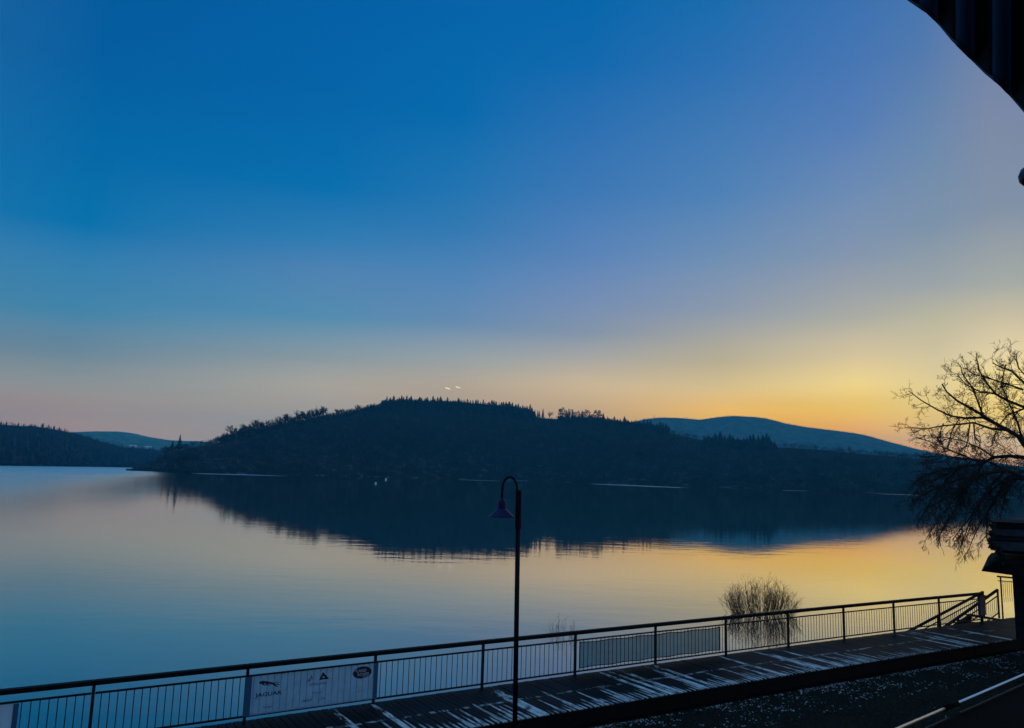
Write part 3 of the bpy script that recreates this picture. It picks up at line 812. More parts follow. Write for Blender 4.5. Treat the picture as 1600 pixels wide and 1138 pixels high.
# boardwalk ---------------------------------------------------------------------
def plank_material():
    m = bpy.data.materials.new('frosted deck boards'); m.use_nodes = True; w = NB(m.node_tree); p = m.node_tree.nodes['Principled BSDF']
    p.inputs['Specular IOR Level'].default_value = .06
    uv = w.n('ShaderNodeUVMap'); uv.uv_map = 'deck'; s = w.n('ShaderNodeSeparateXYZ'); w.l(uv.outputs[0], s.inputs[0])
    S, N = s.outputs[0], s.outputs[1]
    pid = w.m('FLOOR', w.m('DIVIDE', w.m('ADD', S, 100), .15))
    wn = w.n('ShaderNodeTexWhiteNoise', noise_dimensions='1D'); w.l(pid, wn.inputs['W'])
    wn2 = w.n('ShaderNodeTexWhiteNoise', noise_dimensions='1D'); w.l(w.m('ADD', pid, 77.3), wn2.inputs['W'])
    cb = w.n('ShaderNodeCombineXYZ'); w.l(w.m('MULTIPLY', S, 7), cb.inputs[0]); w.l(w.m('MULTIPLY', N, 1.3), cb.inputs[1])
    streaks = w.noise(cb.outputs[0], 1.6, 4, .65)
    cb2 = w.n('ShaderNodeCombineXYZ'); w.l(S, cb2.inputs[0]); w.l(w.m('MULTIPLY', N, .7), cb2.inputs[1])
    low = w.noise(cb2.outputs[0], .9, 2, .5)
    grain = w.noise(cb.outputs[0], 9, 3, .6)
    # how far snow reaches back from the landward edge (metres)
    reach = w.m('ADD', w.m('ADD', w.m('MULTIPLY', w.m('POWER', wn.outputs[0], 1.6), 1.25), w.m('MULTIPLY', w.m('SUBTRACT', low, .5), 1.0)), .30)
    # snow thins towards the trees at the far end
    reach = w.m('MULTIPLY', reach, w.maprange(S, 29.5, 17, .04, 1.0))
    edge = w.m('SUBTRACT', N, w.m('SUBTRACT', 2.33, reach))
    f = w.m('ADD', w.m('MULTIPLY', edge, 2.4), w.m('MULTIPLY', w.m('SUBTRACT', streaks, .5), 1.5))
    across = w.m('ABSOLUTE', w.m('SUBTRACT', w.m('FRACT', w.m('DIVIDE', w.m('ADD', S, 100), .15)), w.m('ADD', .42, w.m('MULTIPLY', wn2.outputs[0], .16))))
    f = w.m('SUBTRACT', f, w.m('MULTIPLY', w.maprange(across, .08, .34), w.m('ADD', 1.3, w.m('MULTIPLY', wn.outputs[0], .8))))
    f = w.m('MULTIPLY', w.maprange(f, .05, .55), w.maprange(w.noise(cb.outputs[0], 3.2, 4, .7), .30, .62, .25, 1.0))
    # snow caught on the plank joint line that runs along the walk
    jl = w.m('MULTIPLY', w.maprange(w.m('ABSOLUTE', w.m('SUBTRACT', N, w.m('ADD', 1.02, w.m('MULTIPLY', low, .22)))), .07, .03), w.maprange(w.m('ADD', streaks, w.m('MULTIPLY', wn2.outputs[0], .25)), .56, .70))
    jl = w.m('MULTIPLY', jl, .55)
    # some boards white along their whole length
    whole = w.m('MULTIPLY', w.m('GREATER_THAN', wn2.outputs[0], .94), w.maprange(w.m('ADD', streaks, w.m('MULTIPLY', N, .12)), .50, .66))
    f = w.m('MAXIMUM', w.m('MAXIMUM', f, jl), whole, clamp=True)
    melt = w.maprange(w.noise(cb2.outputs[0], 3.5, 4, .7), .28, .56)
    f = w.m('MULTIPLY', w.m('MULTIPLY', f, melt), w.maprange(S, 30, 27.5))
    base = w.mix(wn.outputs[0], (.005, .008, .011), (.010, .015, .018)); base = w.mix(w.maprange(grain, .3, .7), base, (.004, .005, .007))
    w.l(w.mix(w.m('MULTIPLY', f, .85), base, (.80, .80, .79)), p.inputs['Base Color'])
    w.l(w.maprange(f, 0, 1, .55, .9), p.inputs['Roughness'])
    return m


def deck_planks():
    V = []; Fs = []; UV = []
    k = 0; s0, s1 = -5.2 * SP, 12.6 * SP; s = s0
    while s < s1:
        i = s / SP
        for (n0, n1) in ((-.10, 1.098), (1.106, 2.33)):
            dz = random.uniform(-.004, .004)
            p = RP(i, 0, 0); d, nn = frame(i); w2 = .0675
            c0 = p + nn * (n0 + random.uniform(-.004, .004)); c1 = p + nn * (n1 + random.uniform(-.015, .015))
            for z in (dz - .03, dz):
                for c, sg, n in ((c0, -1, n0), (c0, 1, n0), (c1, 1, n1), (c1, -1, n1)):
                    q = c + d * (w2 * sg); V.append((q.x, q.y, DZ + z)); UV.append((s + w2 * sg + .075, n))
            Fs += [tuple(k + a for a in f) for f in ((4, 7, 6, 5), (0, 1, 2, 3), (0, 4, 5, 1), (1, 5, 6, 2), (2, 6, 7, 3), (3, 7, 4, 0))]
            k += 8
        s += .15
    o = new_obj('planks', V, Fs, plank_material())
    u_ = o.data.uv_layers.new(name='deck')
    for lp in o.data.loops: u_.data[lp.index].uv = UV[lp.vertex_index]
    return o


walk = empty('boardwalk', RP(5)); tag(walk, kind='structure')
pk = deck_planks(); pk.data.transform(Matrix.Translation(-RP(5))); pk.parent = walk
mb = MB()
for i in range(-5, 13):
    for n in (-.05, 1.1, 2.27):
        mb.bar(RP(i, n, -.115) - RP(5), RP(i + 1, n, -.115) - RP(5), .09, .16)
mb.build('joist', MT['fascia'], walk)
mb = MB()
for i in range(-5, 13):
    mb.bar(RP(i, 2.36, -.165) - RP(5), RP(i + 1, 2.36, -.165) - RP(5), .045, .30)
mb.build('edge_beam', MT['fascia'], walk)
mb = MB()
for i in range(-5, 13):
    for n in (-.05, 2.2): mb.bar(RP(i + .5, n, -.2) - RP(5), RP(i + .5, n, -2.4 if n < 0 else -.9) - RP(5), .14, .14, up=(1, 0, 0))
mb.build('pile', MT['fascia'], walk)

# railing ------------------------------------------------------------------------
I0, I1 = -3, 11
rail = empty('railing', RP(5))
tag(rail, 'long dark metal railing with a thick timber handrail beside the boardwalk', 'railing')
O5 = RP(5)
mb = MB()
for i in range(I0, I1):
    a, c = RP(i, 0, 1.055) - O5, RP(i + 1, 0, 1.055) - O5
    if i == I1 - 1: c = RP(i + 1.06, 0, 1.055) - O5
    mb.bar(a, c, .135, .085)
hr = mb.build('handrail', MT['timber_rail'], rail)
bev = hr.modifiers.new('bevel', 'BEVEL'); bev.width = .012; bev.segments = 2
for i in range(I0, I1 + 1):
    mb = MB(); mb.bar(RP(i, 0, -.02) - O5, RP(i, 0, 1.012) - O5, .06, .05, up=frame(i)[0]); mb.build('post', MT['steel_dark'], rail)
    
shown = [(-1, 0), (0, 1), (1, 2), (2, 3), (3, 4)]
extra = MB()
NBAL = 19
for i in range(I0, I1):
    mb = MB(); mb.bar(RP(i + .012, 0, .868) - O5, RP(i + .988, 0, .868) - O5, .03, .035); mb.bar(RP(i + .012, 0, .103) - O5, RP(i + .988, 0, .103) - O5, .03, .035)
    pf = mb.build('rail_frame', MT['steel_dark'], rail)
    for k in range(1, NBAL + 1):
        t = i + k / (NBAL + 1)
        a, c = RP(t, 0, .12) - O5, RP(t, 0, .851) - O5
        if -1 <= i <= 3 and len([1 for _ in ()]) == 0:
            q = MB(); q.tube([a, c], .0085, 6); q.build('baluster', MT['steel_dark'], pf)
        else:
            extra.tube([a, c], .0085, 5)
tag(extra.build('baluster', MT['steel_dark'], rail), kind='stuff')

# banners --------------------------------------------------------------------------
def banner_mat(name, c1, c2, transp, trans):
    m = bpy.data.materials.new(name); m.use_nodes = True; n = m.node_tree; n.nodes.clear(); w = NB(n)
    o = w.n('ShaderNodeOutputMaterial'); t = w.n('ShaderNodeTexCoord')
    col = w.mix(w.maprange(w.noise(t.outputs['Object'], 3.0, 5, .65), .35, .65), c1, c2)
    d = w.n('ShaderNodeBsdfDiffuse'); tr = w.n('ShaderNodeBsdfTranslucent'); tp = w.n('ShaderNodeBsdfTransparent')
    w.l(col, d.inputs[0]); w.l(col, tr.inputs[0])
    a = w.n('ShaderNodeMixShader'); a.inputs[0].default_value = trans; w.l(d.outputs[0], a.inputs[1]); w.l(tr.outputs[0], a.inputs[2])
    c = w.n('ShaderNodeMixShader'); c.inputs[0].default_value = transp; w.l(a.outputs[0], c.inputs[1]); w.l(tp.outputs[0], c.inputs[2])
    w.l(c.outputs[0], o.inputs[0])
    return m


def cloth(i0, i1, z0, z1, n, material, name, parent, sag=.0, wob=.006, off=(0, 0, 0), nx=60, nz=12):
    V = []; Fs = []
    for a in range(nx + 1):
        t = i0 + (i1 - i0) * a / nx
        for c in range(nz + 1):
            s = c / nz; pin = abs(math.sin(math.pi * 5 * a / nx))
            z = z0 + (z1 - z0) * s - sag * (pin if s > .5 else -pin) * abs(s - .5) * 2
            bal = wob * mn.noise(Vector((t * 6, s * 2.0, 3.3)))
            V.append(RP(t, n + bal, z) - Vector(off))
    for a in range(nx):
        for c in range(nz):
            k = a * (nz + 1) + c; Fs.append((k, k + nz + 1, k + nz + 2, k + 1))
    return new_obj(name, V, Fs, material, parent, smooth=True)


def bpt(i0, i1, z0, z1, n, x, y):
    "banner-local 0..1 coordinates to place"
    return RP(i0 + (i1 - i0) * x, n, z0 + (z1 - z0) * y)


def text_mesh(txt, size):
    cu = bpy.data.curves.new('t', 'FONT'); cu.body = txt; cu.size = size; cu.align_x = 'CENTER'; cu.align_y = 'CENTER'; cu.resolution_u = 3; cu.offset = size * .018
    ob = bpy.data.objects.new('t', cu); COL.objects.link(ob)
    dg = bpy.context.evaluated_depsgraph_get(); dg.update()
    me = bpy.data.meshes.new_from_object(ob.evaluated_get(dg))
    bpy.data.objects.remove(ob); bpy.data.curves.remove(cu)
    return me


def put_text(txt, size, B, x, y, material, parent, off, name='lettering', spread=1.0, n_off=.004):
    i0, i1, z0, z1, n = B
    me = text_mesh(txt, size); me.materials.append(material)
    xs = i0 + (i1 - i0) * x
    for v in me.vertices:
        q = RP(xs + v.co.x * spread / SP, n + n_off, z0 + (z1 - z0) * y + v.co.y) - Vector(off); v.co = q
    o = bpy.data.objects.new(name, me); COL.objects.link(o); o.parent = parent
    return o


def put_poly(polys, B, x, y, sx, sy, material, parent, off, name, n_off=.004):
    i0, i1, z0, z1, n = B; V = []; Fs = []; xs = i0 + (i1 - i0) * x
    for pts in polys:
        k = len(V)
        for (a, c) in pts: V.append(RP(xs + a * sx / SP, n + n_off, z0 + (z1 - z0) * y + c * sy) - Vector(off))
        Fs.append(tuple(range(k, k + len(pts))))
    o = new_obj(name, V, Fs, material, parent); return o


bm1 = banner_mat('pale mesh banner', (.44, .55, .68), (.33, .43, .56), .30, .45)
B1 = (.985, 2.015, .115, .858, .045)
ban = empty('sponsor_banner', RP(1.5)); off = RP(1.5)
tag(ban, 'pale blue-grey banner with leaping cat and oval logos on the railing', 'banner')
sh1 = cloth(*B1[:5], bm1, 'sheet', ban, .0, .012, off)
for (a, c) in ((.98, 1.03), (1.985, 2.02)):
    cloth(a, c, .11, .862, .050, MT['hem'], 'hem', ban, 0, .006, off, 4, 8)
# leaping cat: body, haunch, head, legs, tail
cat = [[(-1, .25), (-.86, .42), (-.62, .46), (-.3, .36), (.1, .22), (.34, .12), (.5, -.05), (.3, -.12), (.0, .02), (-.35, .12), (-.62, .14), (-.8, .1)],
       [(-.75, .16), (-.55, .16), (-.42, .0), (-.2, -.06), (-.22, -.12), (-.5, -.08), (-.66, .02)],
       [(-.45, .16), (-.25, .12), (-.02, -.08), (.12, -.1), (.1, -.16), (-.12, -.15), (-.3, 0)],
       [(.3, .10), (.52, -.02), (.76, -.08), (.98, -.24), (.92, -.28), (.7, -.17), (.45, -.14)],
       [(.28, -.06), (.5, -.12), (.62, -.26), (.8, -.36), (.76, -.42), (.54, -.34), (.4, -.2)],
       [(.44, .06), (.7, .10), (1.0, -.02), (1.0, .03), (.7, .16), (.42, .13)]]
put_poly(cat, B1, .17, .76, .22, .17, MT['print'], sh1, off, 'cat_logo')
put_text('JAGUAR', .105, B1, .17, .50, MT['print'], sh1, off, spread=1.35)
put_text('Autohaus', .05, B1, .17, .17, MT['print_faint'], sh1, off)
put_poly([[(-1, -.6), (-.3, .8), (1, -.6)]], B1, .575, .80, .11, .11, MT['print'], sh1, off, 'triangle_logo')
put_poly([[(-.42, -.32), (-.25, .14), (.18, -.32)]], B1, .575, .80, .11, .11, MT['print_pale'], sh1, off, 'triangle_hole', .007)
put_poly([[(-1, -.9), (-.45, -.1), (-.3, -.25), (.1, .7), (.3, -.2), (.15, -.3), (.05, .2), (-.2, -.6), (-.5, -.4)]], B1, .475, .78, .12, .10, MT['print_faint'], sh1, off, 'peak_logo')
put_text('WIEGAND', .055, B1, .53, .61, MT['print_faint'], sh1, off, spread=1.5)
put_text('Ihr Partner', .042, B1, .53, .38, MT['print_faint'], sh1, off)
put_text('GROUP', .06, B1, .455, .20, MT['print'], sh1, off)
put_text('am See', .045, B1, .57, .20, MT['print_faint'], sh1, off)
ell = [(math.cos(t * math.pi / 16), math.sin(t * math.pi / 16)) for t in range(32)]
put_poly([ell], B1, .875, .78, .215, .125, MT['print'], sh1, off, 'oval_logo')
put_text('LAND', .085, B1, .868, .83, MT['print_pale'], sh1, off, n_off=.008)
put_text('ROVER', .085, B1, .884, .725, MT['print_pale'], sh1, off, n_off=.008)
put_text('Landrover', .04, B1, .87, .27, MT['print_faint'], sh1, off)

bm0 = banner_mat('white mesh banner', (.80, .86, .92), (.70, .78, .86), .08, .45)
B0 = (-1.35, -.42, .115, .855, .045)
ban0 = empty('white_banner', RP(-.9)); off = RP(-.9)
tag(ban0, 'white banner with dark lettering cut off by the left edge of the picture', 'banner')
sh0 = cloth(*B0[:5], bm0, 'sheet', ban0, 0, .01, off)
cloth(-.445, -.415, .12, .852, .050, MT['hem'], 'hem', ban0, 0, .006, off, 4, 8)
put_text('us', .16, B0, .835, .865, MT['print'], sh0, off)
put_poly([[(-1, -.02), (1, -.02), (1, .03), (-1, .03)]], B0, .80, .67, .22, .25, MT['print_faint'], sh0, off, 'rule_line')
put_poly([ell], B0, .70, .50, .14, .12, MT['print_yellow'], sh0, off, 'yellow_logo')

bm2 = banner_mat('green mesh screen', (.10, .33, .33), (.07, .24, .26), .20, .5)
ban2 = empty('mesh_banner', RP(5)); off = RP(5)
tag(ban2, 'dark green mesh banner tied behind two bays of the railing right of the lamp', 'banner')
cloth(4.07, 5.92, .165, .80, -.035, bm2, 'sheet', ban2, .022, .012, off, 80, 12)
for z0, sg in ((.80, 1), (.165, -1)):
    mb = MB(); pts = []
    for k in range(41):
        s = k / 40; pin = abs(math.sin(math.pi * 5 * s)); pts.append(RP(4.07 + 1.85 * s, -.036, z0 - sg * .022 * pin + sg * .004) - off)
    mb.tube(pts, .012, 5); mb.build('hem_cord', MT['cord'], ban2)
for i_ in (4.065, 5.925):
    mb = MB(); mb.tube([RP(i_, -.036, .16) - off, RP(i_, -.036, .81) - off], .014, 5); mb.build('edge_rod', MT['cord'], ban2)
for k in range(9):
    t = 4.09 + 1.81 * k / 8; mb = MB(); mb.tube([RP(t, -.03, .79) - off, RP(t + .01, 0, .886) - off], .005, 4); mb.build('tie', MT['cord'], ban2)

# second and third railings: stairs going down to the water at the far end ------------
def stair_rail(n, ia, ib, za, zb, label):
    o0 = RP(ib, n); g = empty('stair_railing', o0)
    P = lambda t, z: RP(ia + (ib - ia) * t, n, z) - o0
    ZA = lambda t, h: za + (zb - za) * t + h
    mb = MB(); mb.bar(P(0, ZA(0, 1.0)), P(1, ZA(1, 1.0)), .09, .07); mb.build('handrail', MT['timber_rail'], g)
    mb = MB(); mb.bar(P(0, ZA(0, .78)), P(1, ZA(1, .78)), .03, .035); mb.bar(P(0, ZA(0, .12)), P(1, ZA(1, .12)), .03, .035); fr = mb.build('rail_frame', MT['steel_dark'], g)
    L = abs(ib - ia) * SP; K = int(L / .14)
    for k in range(1, K):
        t = k / K; mb = MB(); mb.tube([P(t, ZA(t, .13)), P(t, ZA(t, .77))], .009, 5); mb.build('baluster', MT['steel_dark'], fr)
    for t in (0, .5, 1):
        mb = MB(); mb.bar(P(t, ZA(t, -.1)), P(t, ZA(t, .97)), .06, .05, up=(1, 0, 0)); mb.build('post', MT['steel_dark'], g)
    tag(g, label, 'railing'); return g


stair_rail(-.35, 9.6, 11.7, -1.72, .06, 'sloping stair railing descending left to the water, nearer the boardwalk')
stair_rail(-1.75, 9.8, 12.25, -1.83, -.29, 'sloping stair railing descending left to the water, farther out over the lake')
st = empty('water_stairs', RP(11, -1.0)); o0 = RP(11, -1.0)
for k in range(10):
    t = 11.75 - k * .24; mb = MB(); a, c = RP(t, -.42, -.12 - .19 * k) - o0, RP(t, -1.68, -.12 - .19 * k) - o0; mb.bar(a, c, .30, .05); mb.build('step', MT['fascia'], st)
for n in (-.42, -1.68):
    mb = MB(); mb.bar(RP(11.85, n, -.2) - o0, RP(9.5, n, -2.0) - o0, .05, .22); mb.build('stringer', MT['fascia'], st)
tag(st, 'dark wooden steps leading down to the water beyond the end of the railing', 'stairs')
# landing rail
o0 = RP(12.77, -1.75); lg = empty('landing_railing', o0)
mb = MB(); mb.bar(RP(12.70, -1.75, 1.30) - o0, RP(13.9, -1.75, 1.02) - o0, .10, .07); mb.build('handrail', MT['timber_rail'], lg)
fr_ = MB(); fr_.bar(RP(12.70, -1.75, 1.12) - o0, RP(13.9, -1.75, .86) - o0, .035, .035); fr_ = fr_.build('rail_frame', MT['steel_dark'], lg)
mb = MB(); mb.tube([RP(12.77, -1.75, -2.6) - o0, RP(12.77, -1.75, 1.26) - o0], .032, 8); mb.build('post', MT['steel_dark'], lg)
for k in range(1, 9):
    t = 12.77 + k * .06; mb = MB(); mb.tube([RP(t, -1.75, .2) - o0, RP(t, -1.75, 1.10 - .2 * (t - 12.77)) - o0], .008, 6); mb.build('baluster', MT['steel_dark'], fr_)
tag(lg, 'short railing with one tall post beside the pavilion, higher than the others', 'railing')
# notice box on the end post
o0 = RP(11.02, .06); nb_ = empty('notice_box', o0)
mb = MB(); d, nn = frame(11); mb.box(RP(10.98, .07, .62) - o0, d, nn, (0, 0, 1), .19, .05, .34); mb.build('board', MT['notice'], nb_)
mb = MB(); mb.box(RP(10.98, .07, .985) - o0, d, nn, (0, 0, 1), .22, .08, .02); mb.build('lid', MT['steel_dark'], nb_)
mb = MB(); mb.box(RP(10.98, .07, .13) - o0, d, nn, (0, 0, 1), .03, .03, .15); mb.build('leg', MT['steel_dark'], nb_)
tag(nb_, 'dark notice box standing at the right end of the long railing', 'notice box')

# ------------------------------------------------------------------ pavilion at the right edge
PD = 27.0
def PV(u, v, dd=0.0): return at(u, v, PD + dd)
pc = at(1600, 1008, PD); pc.z = DZ - .4
pav = empty('pavilion', pc)
vx = Vector((cam_x[0], 0, 0)).normalized(); a_ = azel(1600, 900)[0]
rx = Vector((math.cos(a_), -math.sin(a_), 0)); ry = Vector((math.sin(a_), math.cos(a_), 0)); uz = Vector((0, 0, 1))
def pl_(u, v):
    q = at(u, v, PD); return (q - pc).dot(rx), q.z - pc.z
def pbox(mb, u0, v0, u1, v1, d0, d1):
    x0, z1 = pl_(u0, v0); x1, z0 = pl_(u1, v1)
    mb.box(rx * ((x0 + x1) / 2) + ry * ((d0 + d1) / 2) + uz * ((z0 + z1) / 2), rx, ry, uz, abs(x1 - x0) / 2, abs(d1 - d0) / 2, abs(z1 - z0) / 2)
mb = MB(); pbox(mb, 1581, 897, 1760, 1030, .6, 4.0); mb.build('wall', MT['board'], pav)
mb = MB(); pbox(mb, 1589, 898, 1597, 1030, .2, .45); mb.build('post', MT['board'], pav)
# lower roof with pointed eave
def roof_slab(u0, v0, u1, v1, um, vm, d0, d1):
    "tapering eave: tip (u0,v0), underside end (u1,v1), ridge (um,vm)"
    V = []
    for d in (d0, d1):
        for (u, v) in ((u0, v0), (u1, v1), (um, vm), (u0 + 6, v0 - 7)):
            x, z = pl_(u, v); V.append(rx * x + ry * d + uz * z)
    return V, [(0, 1, 2, 3), (4, 7, 6, 5), (0, 4, 5, 1), (1, 5, 6, 2), (2, 6, 7, 3), (3, 7, 4, 0)]
mb = MB(); mb.add(*roof_slab(1535, 889, 1780, 922, 1780, 862, -.8, 5)); mb.build('roof', MT['roof'], pav)
mb = MB(); pbox(mb, 1560, 864, 1780, 878, .1, 4.0); mb.build('upper_wall', MT['board'], pav)
mb = MB(); pbox(mb, 1550, 858.5, 1780, 864.5, -.4, 4.4); mb.build('fascia', MT['board'], pav)
mb = MB(); pbox(mb, 1549, 857.2, 1780, 858.6, -.45, 4.4); pbox(mb, 1550, 835.5, 1780, 836.9, -.25, 4.4); mb.build('trim', MT['trim'], pav)
mb = MB(); pbox(mb, 1548, 837, 1780, 857, -.2, 4.2); mb.build('board_band', MT['board'], pav)
mb = MB(); pbox(mb, 1553, 826, 1780, 835.5, -.05, 2.4); mb.build('clerestory', MT['board'], pav)
mb = MB(); pbox(mb, 1571, 828, 1640, 834, -.08, -.03); mb.build('window', MT['glass'], pav)
mb = MB(); pbox(mb, 1552, 823.5, 1780, 826, -.3, 2.6); mb.build('roof_edge', MT['roof'], pav)
tag(pav, 'dark lakeside pavilion with stepped roof bands and pointed eave at the right edge', 'pavilion')
# climbing shrub hugging the pavilion's corner: ragged outline
r = random.Random(8); V = []; Fs = []
for (u, v, rr, cnt) in ((1551, 822, 4.5, 160), (1549, 834, 4, 160), (1548, 846, 4.2, 160), (1552, 854, 5, 160), (1561, 861, 5, 200), (1563, 869, 4.5, 180), (1558, 877, 5, 200), (1549, 882, 5, 180), (1570, 876, 7, 200)):
    for _ in range(cnt):
        a = r.random() * 6.28; q = rr * math.sqrt(r.random()) * .9; p = at(u + q * math.cos(a), v + q * math.sin(a), PD - .55 + r.uniform(-.12, .12))
        s_ = r.uniform(.03, .07); k = len(V)
        V += [p + Vector((r.uniform(-s_, s_), r.uniform(-s_, s_), r.uniform(-s_, s_))) for _ in range(3)]; Fs.append((k, k + 1, k + 2))
cr = empty('climbing_shrub', at(1556, 880, PD - .55))
o = new_obj('foliage', [v - cr.location for v in V], Fs, mat('dark ivy', (.010, .016, .014), .8, 0, .4, 5), cr)
mb = MB(); mb.tube([at(1562, 884, PD - .55) - cr.location, at(1560, 862, PD - .55) - cr.location, at(1551, 850, PD - .55) - cr.location, at(1553, 822, PD - .55) - cr.location], [.03, .025, .02, .01], 5); mb.build('stem', MT['bark'], cr)
tag(cr, 'dark ragged climbing plant on the corner of the pavilion roofs', 'climber')

# ------------------------------------------------------------------ big bare tree at the right
TD = 44.0
rt_ = random.Random(23)
tree = empty('bare_lakeside_tree', Vector((at(1700, 990, TD).x, at(1700, 990, TD).y, DZ - .6)))
T0 = tree.location.copy()
trunk_px = [(1702, 990), (1694, 900), (1684, 830), (1672, 770), (1664, 700), (1668, 620), (1680, 540), (1690, 460)]
mb = MB(); mb.tube([at(u, v, TD) - T0 for u, v in trunk_px], [.50, .42, .38, .34, .27, .2, .13, .05], 12); mb.build('trunk', MT['bark'], tree, True)
crown = MB(); twigs = MB()
limbs = [
    ([(1668, 770), (1640, 735), (1600, 695), (1591, 683), (1575, 672), (1556, 662), (1535, 649), (1510, 635), (1496, 626), (1480, 614), (1471, 600)], .17, 0, 0),
    ([(1556, 662), (1535, 654), (1510, 653), (1485, 649), (1464, 640), (1440, 626), (1419, 612)], .08, .3, .2),
    ([(1575, 672), (1549, 670), (1520, 662), (1496, 663), (1471, 666), (1447, 671), (1414, 670)], .07, -.4, -.1),
    ([(1668, 760), (1640, 725), (1600, 714), (1577, 713), (1552, 714), (1535, 725), (1503, 730), (1475, 734), (1447, 742), (1425, 758)], .14, 1.5, -.5),
    ([(1670, 790), (1640, 765), (1600, 746), (1584, 739), (1570, 735), (1545, 738), (1520, 745), (1500, 762), (1480, 778), (1450, 792)], .16, -1.2, -.6),
    ([(1660, 780), (1600, 750), (1584, 748), (1570, 755), (1559, 771), (1552, 788), (1542, 802), (1541, 825), (1541, 842)],   .085, .6, -1),
    ([(1535, 725), (1522, 748), (1502, 778), (1490, 802), (1478, 822), (1468, 838)], .06, 1.4, -1),
    ([(1570, 735), (1548, 758), (1530, 785), (1515, 810), (1502, 828), (1488, 845)], .055, -1.0, -1),
    ([(1668, 700), (1630, 660), (1598, 637), (1575, 625), (1556, 616), (1541, 597), (1531, 578), (1525, 562)], .10, -.8, .6),
    ([(1666, 660), (1630, 620), (1600, 598), (1580, 580), (1564, 574), (1550, 566)], .09, .9, .6),
    ([(1668, 640), (1640, 600), (1620, 590), (1606, 585)], .07, .2, .5),
    ([(1556, 616), (1530, 612), (1508, 600), (1496, 585)], .045, -.6, .4),
    ([(1535, 649), (1528, 630), (1520, 605), (1505, 585), (1500, 570)], .05, .1, .6),
    ([(1600, 695), (1590, 660), (1580, 640), (1565, 600), (1570, 570)], .06, 1.0, .7),
    ([(1535, 725), (1505, 712), (1478, 700), (1450, 690), (1430, 684)], .05, 1.2, .0),
    ([(1552, 714), (1530, 700), (1505, 690), (1478, 684), (1450, 682)], .04, .7, .0),
    ([(1600, 735), (1575, 745), (1548, 765), (1525, 795), (1512, 825), (1500, 855)], .05, .8, -1),
    ([(1584, 748), (1572, 775), (1566, 800), (1560, 830)], .035, -.6, -1),
    ([(1545, 738), (1515, 755), (1488, 785), (1465, 815), (1447, 842)], .045, -.5, -.9),
    ([(1552, 788), (1535, 812), (1520, 842), (1512, 866)], .03, .4, -1),
    ([(1503, 730), (1470, 745), (1440, 760), (1422, 775)], .04, -.9, -.5),
    ([(1570, 735), (1540, 720), (1505, 715), (1470, 712), (1440, 715)], .04, -1.5, -.3),
    ([(1516, 663), (1513, 690), (1507, 708)], .03, .2, -1),
    ([(1521, 664), (1522, 680), (1530, 692), (1526, 707)], .035, .2, -1),
    ([(1500, 653), (1488, 675), (1480, 702)], .025, .2, -1),
    ([(1475, 662), (1468, 680), (1478, 706)], .022, -.2, -1),
    ([(1600, 640), (1575, 650), (1558, 668), (1550, 690)], .04, .9, -.4),
    ([(1600, 610), (1570, 600), (1545, 590), (1520, 585), (1508, 575)], .045, .9, .5),
    ([(1640, 610), (1608, 592), (1592, 575), (1588, 562)], .05, -.9, .5),
    ([(1503, 730), (1480, 750), (1462, 775), (1445, 800), (1432, 822)], .045, 1.3, -.9),
    ([(1520, 745), (1495, 750), (1470, 760), (1440, 775), (1425, 790)], .05, -1.1, -.5),
]


def grow(p, d, L, rad, lev, bias):
    n = 4; pts = [p]; dd = d.copy()
    for k in range(n):
        dd = (dd + Vector((rt_.uniform(-.38, .38), rt_.uniform(-.38, .38), rt_.uniform(-.36, .36) + bias * .12))).normalized()
        pts.append(pts[-1] + dd * L / n)
    (crown if rad > .02 else twigs).tube(pts, [rad * (1 - .55 * k / n) for k in range(n + 1)], 4 if rad > .02 else 3, False)
    if lev <= 0: return
    for k in range(3 if lev > 1 else 3):
        t = rt_.uniform(.2, 1.0); idx = min(n - 1, int(t * n)); q = pts[idx].lerp(pts[idx + 1], t * n - idx)
        dn = (pts[idx + 1] - pts[idx]).normalized()
        sd_ = dn.cross(Vector((rt_.uniform(-1, 1), rt_.uniform(-1, 1), rt_.uniform(-1, 1)))).normalized()
        d2 = (dn * rt_.uniform(.5, 1.0) + sd_ * rt_.uniform(.5, 1.0) + Vector((0, 0, bias * .22))).normalized()
        grow(q, d2, L * rt_.uniform(.45, .75), max(.0080, rad * .62), lev - 1, bias)


for px, r0, off_, bias in limbs:
    n = len(px); pts = []
    for k, (u, v) in enumerate(px):
        w_k = k / (n - 1); pts.append(at(u + rt_.uniform(-1.5, 1.5), v + rt_.uniform(-1.5, 1.5), TD + off_ * w_k * 1.6) - T0)
    crown.tube(pts, [.82 * r0 * (1 - .85 * (k / (n - 1)) ** .8) + .012 for k in range(n)], 7, False)
    for k in range(1, n):
        seg = pts[k] - pts[k - 1]; f_ = k / (n - 1)
        m_ = max(2, int(seg.length / (.40 if r0 < .036 else .20 if bias > -.3 else .125)))
        for q in range(m_):
            p = pts[k - 1].lerp(pts[k], rt_.random()); dn = seg.normalized()
            sd_ = dn.cross(Vector((rt_.uniform(-1, 1), rt_.uniform(-1, 1), rt_.uniform(-1, 1)))).normalized()
            d2 = (dn * rt_.uniform(.4, .9) + sd_ * rt_.uniform(.5, 1) + Vector((0, 0, bias * .3))).normalized()
            grow(p, d2, rt_.uniform(.4, 1.15) * (1.15 - .5 * f_), .016 if f_ > .5 else .021, 3 if rt_.random() < .75 else 2, bias)
crown.build('limb', MT['bark'], tree, True)
tag(twigs.build('twig', MT['twig'], tree), kind='stuff')
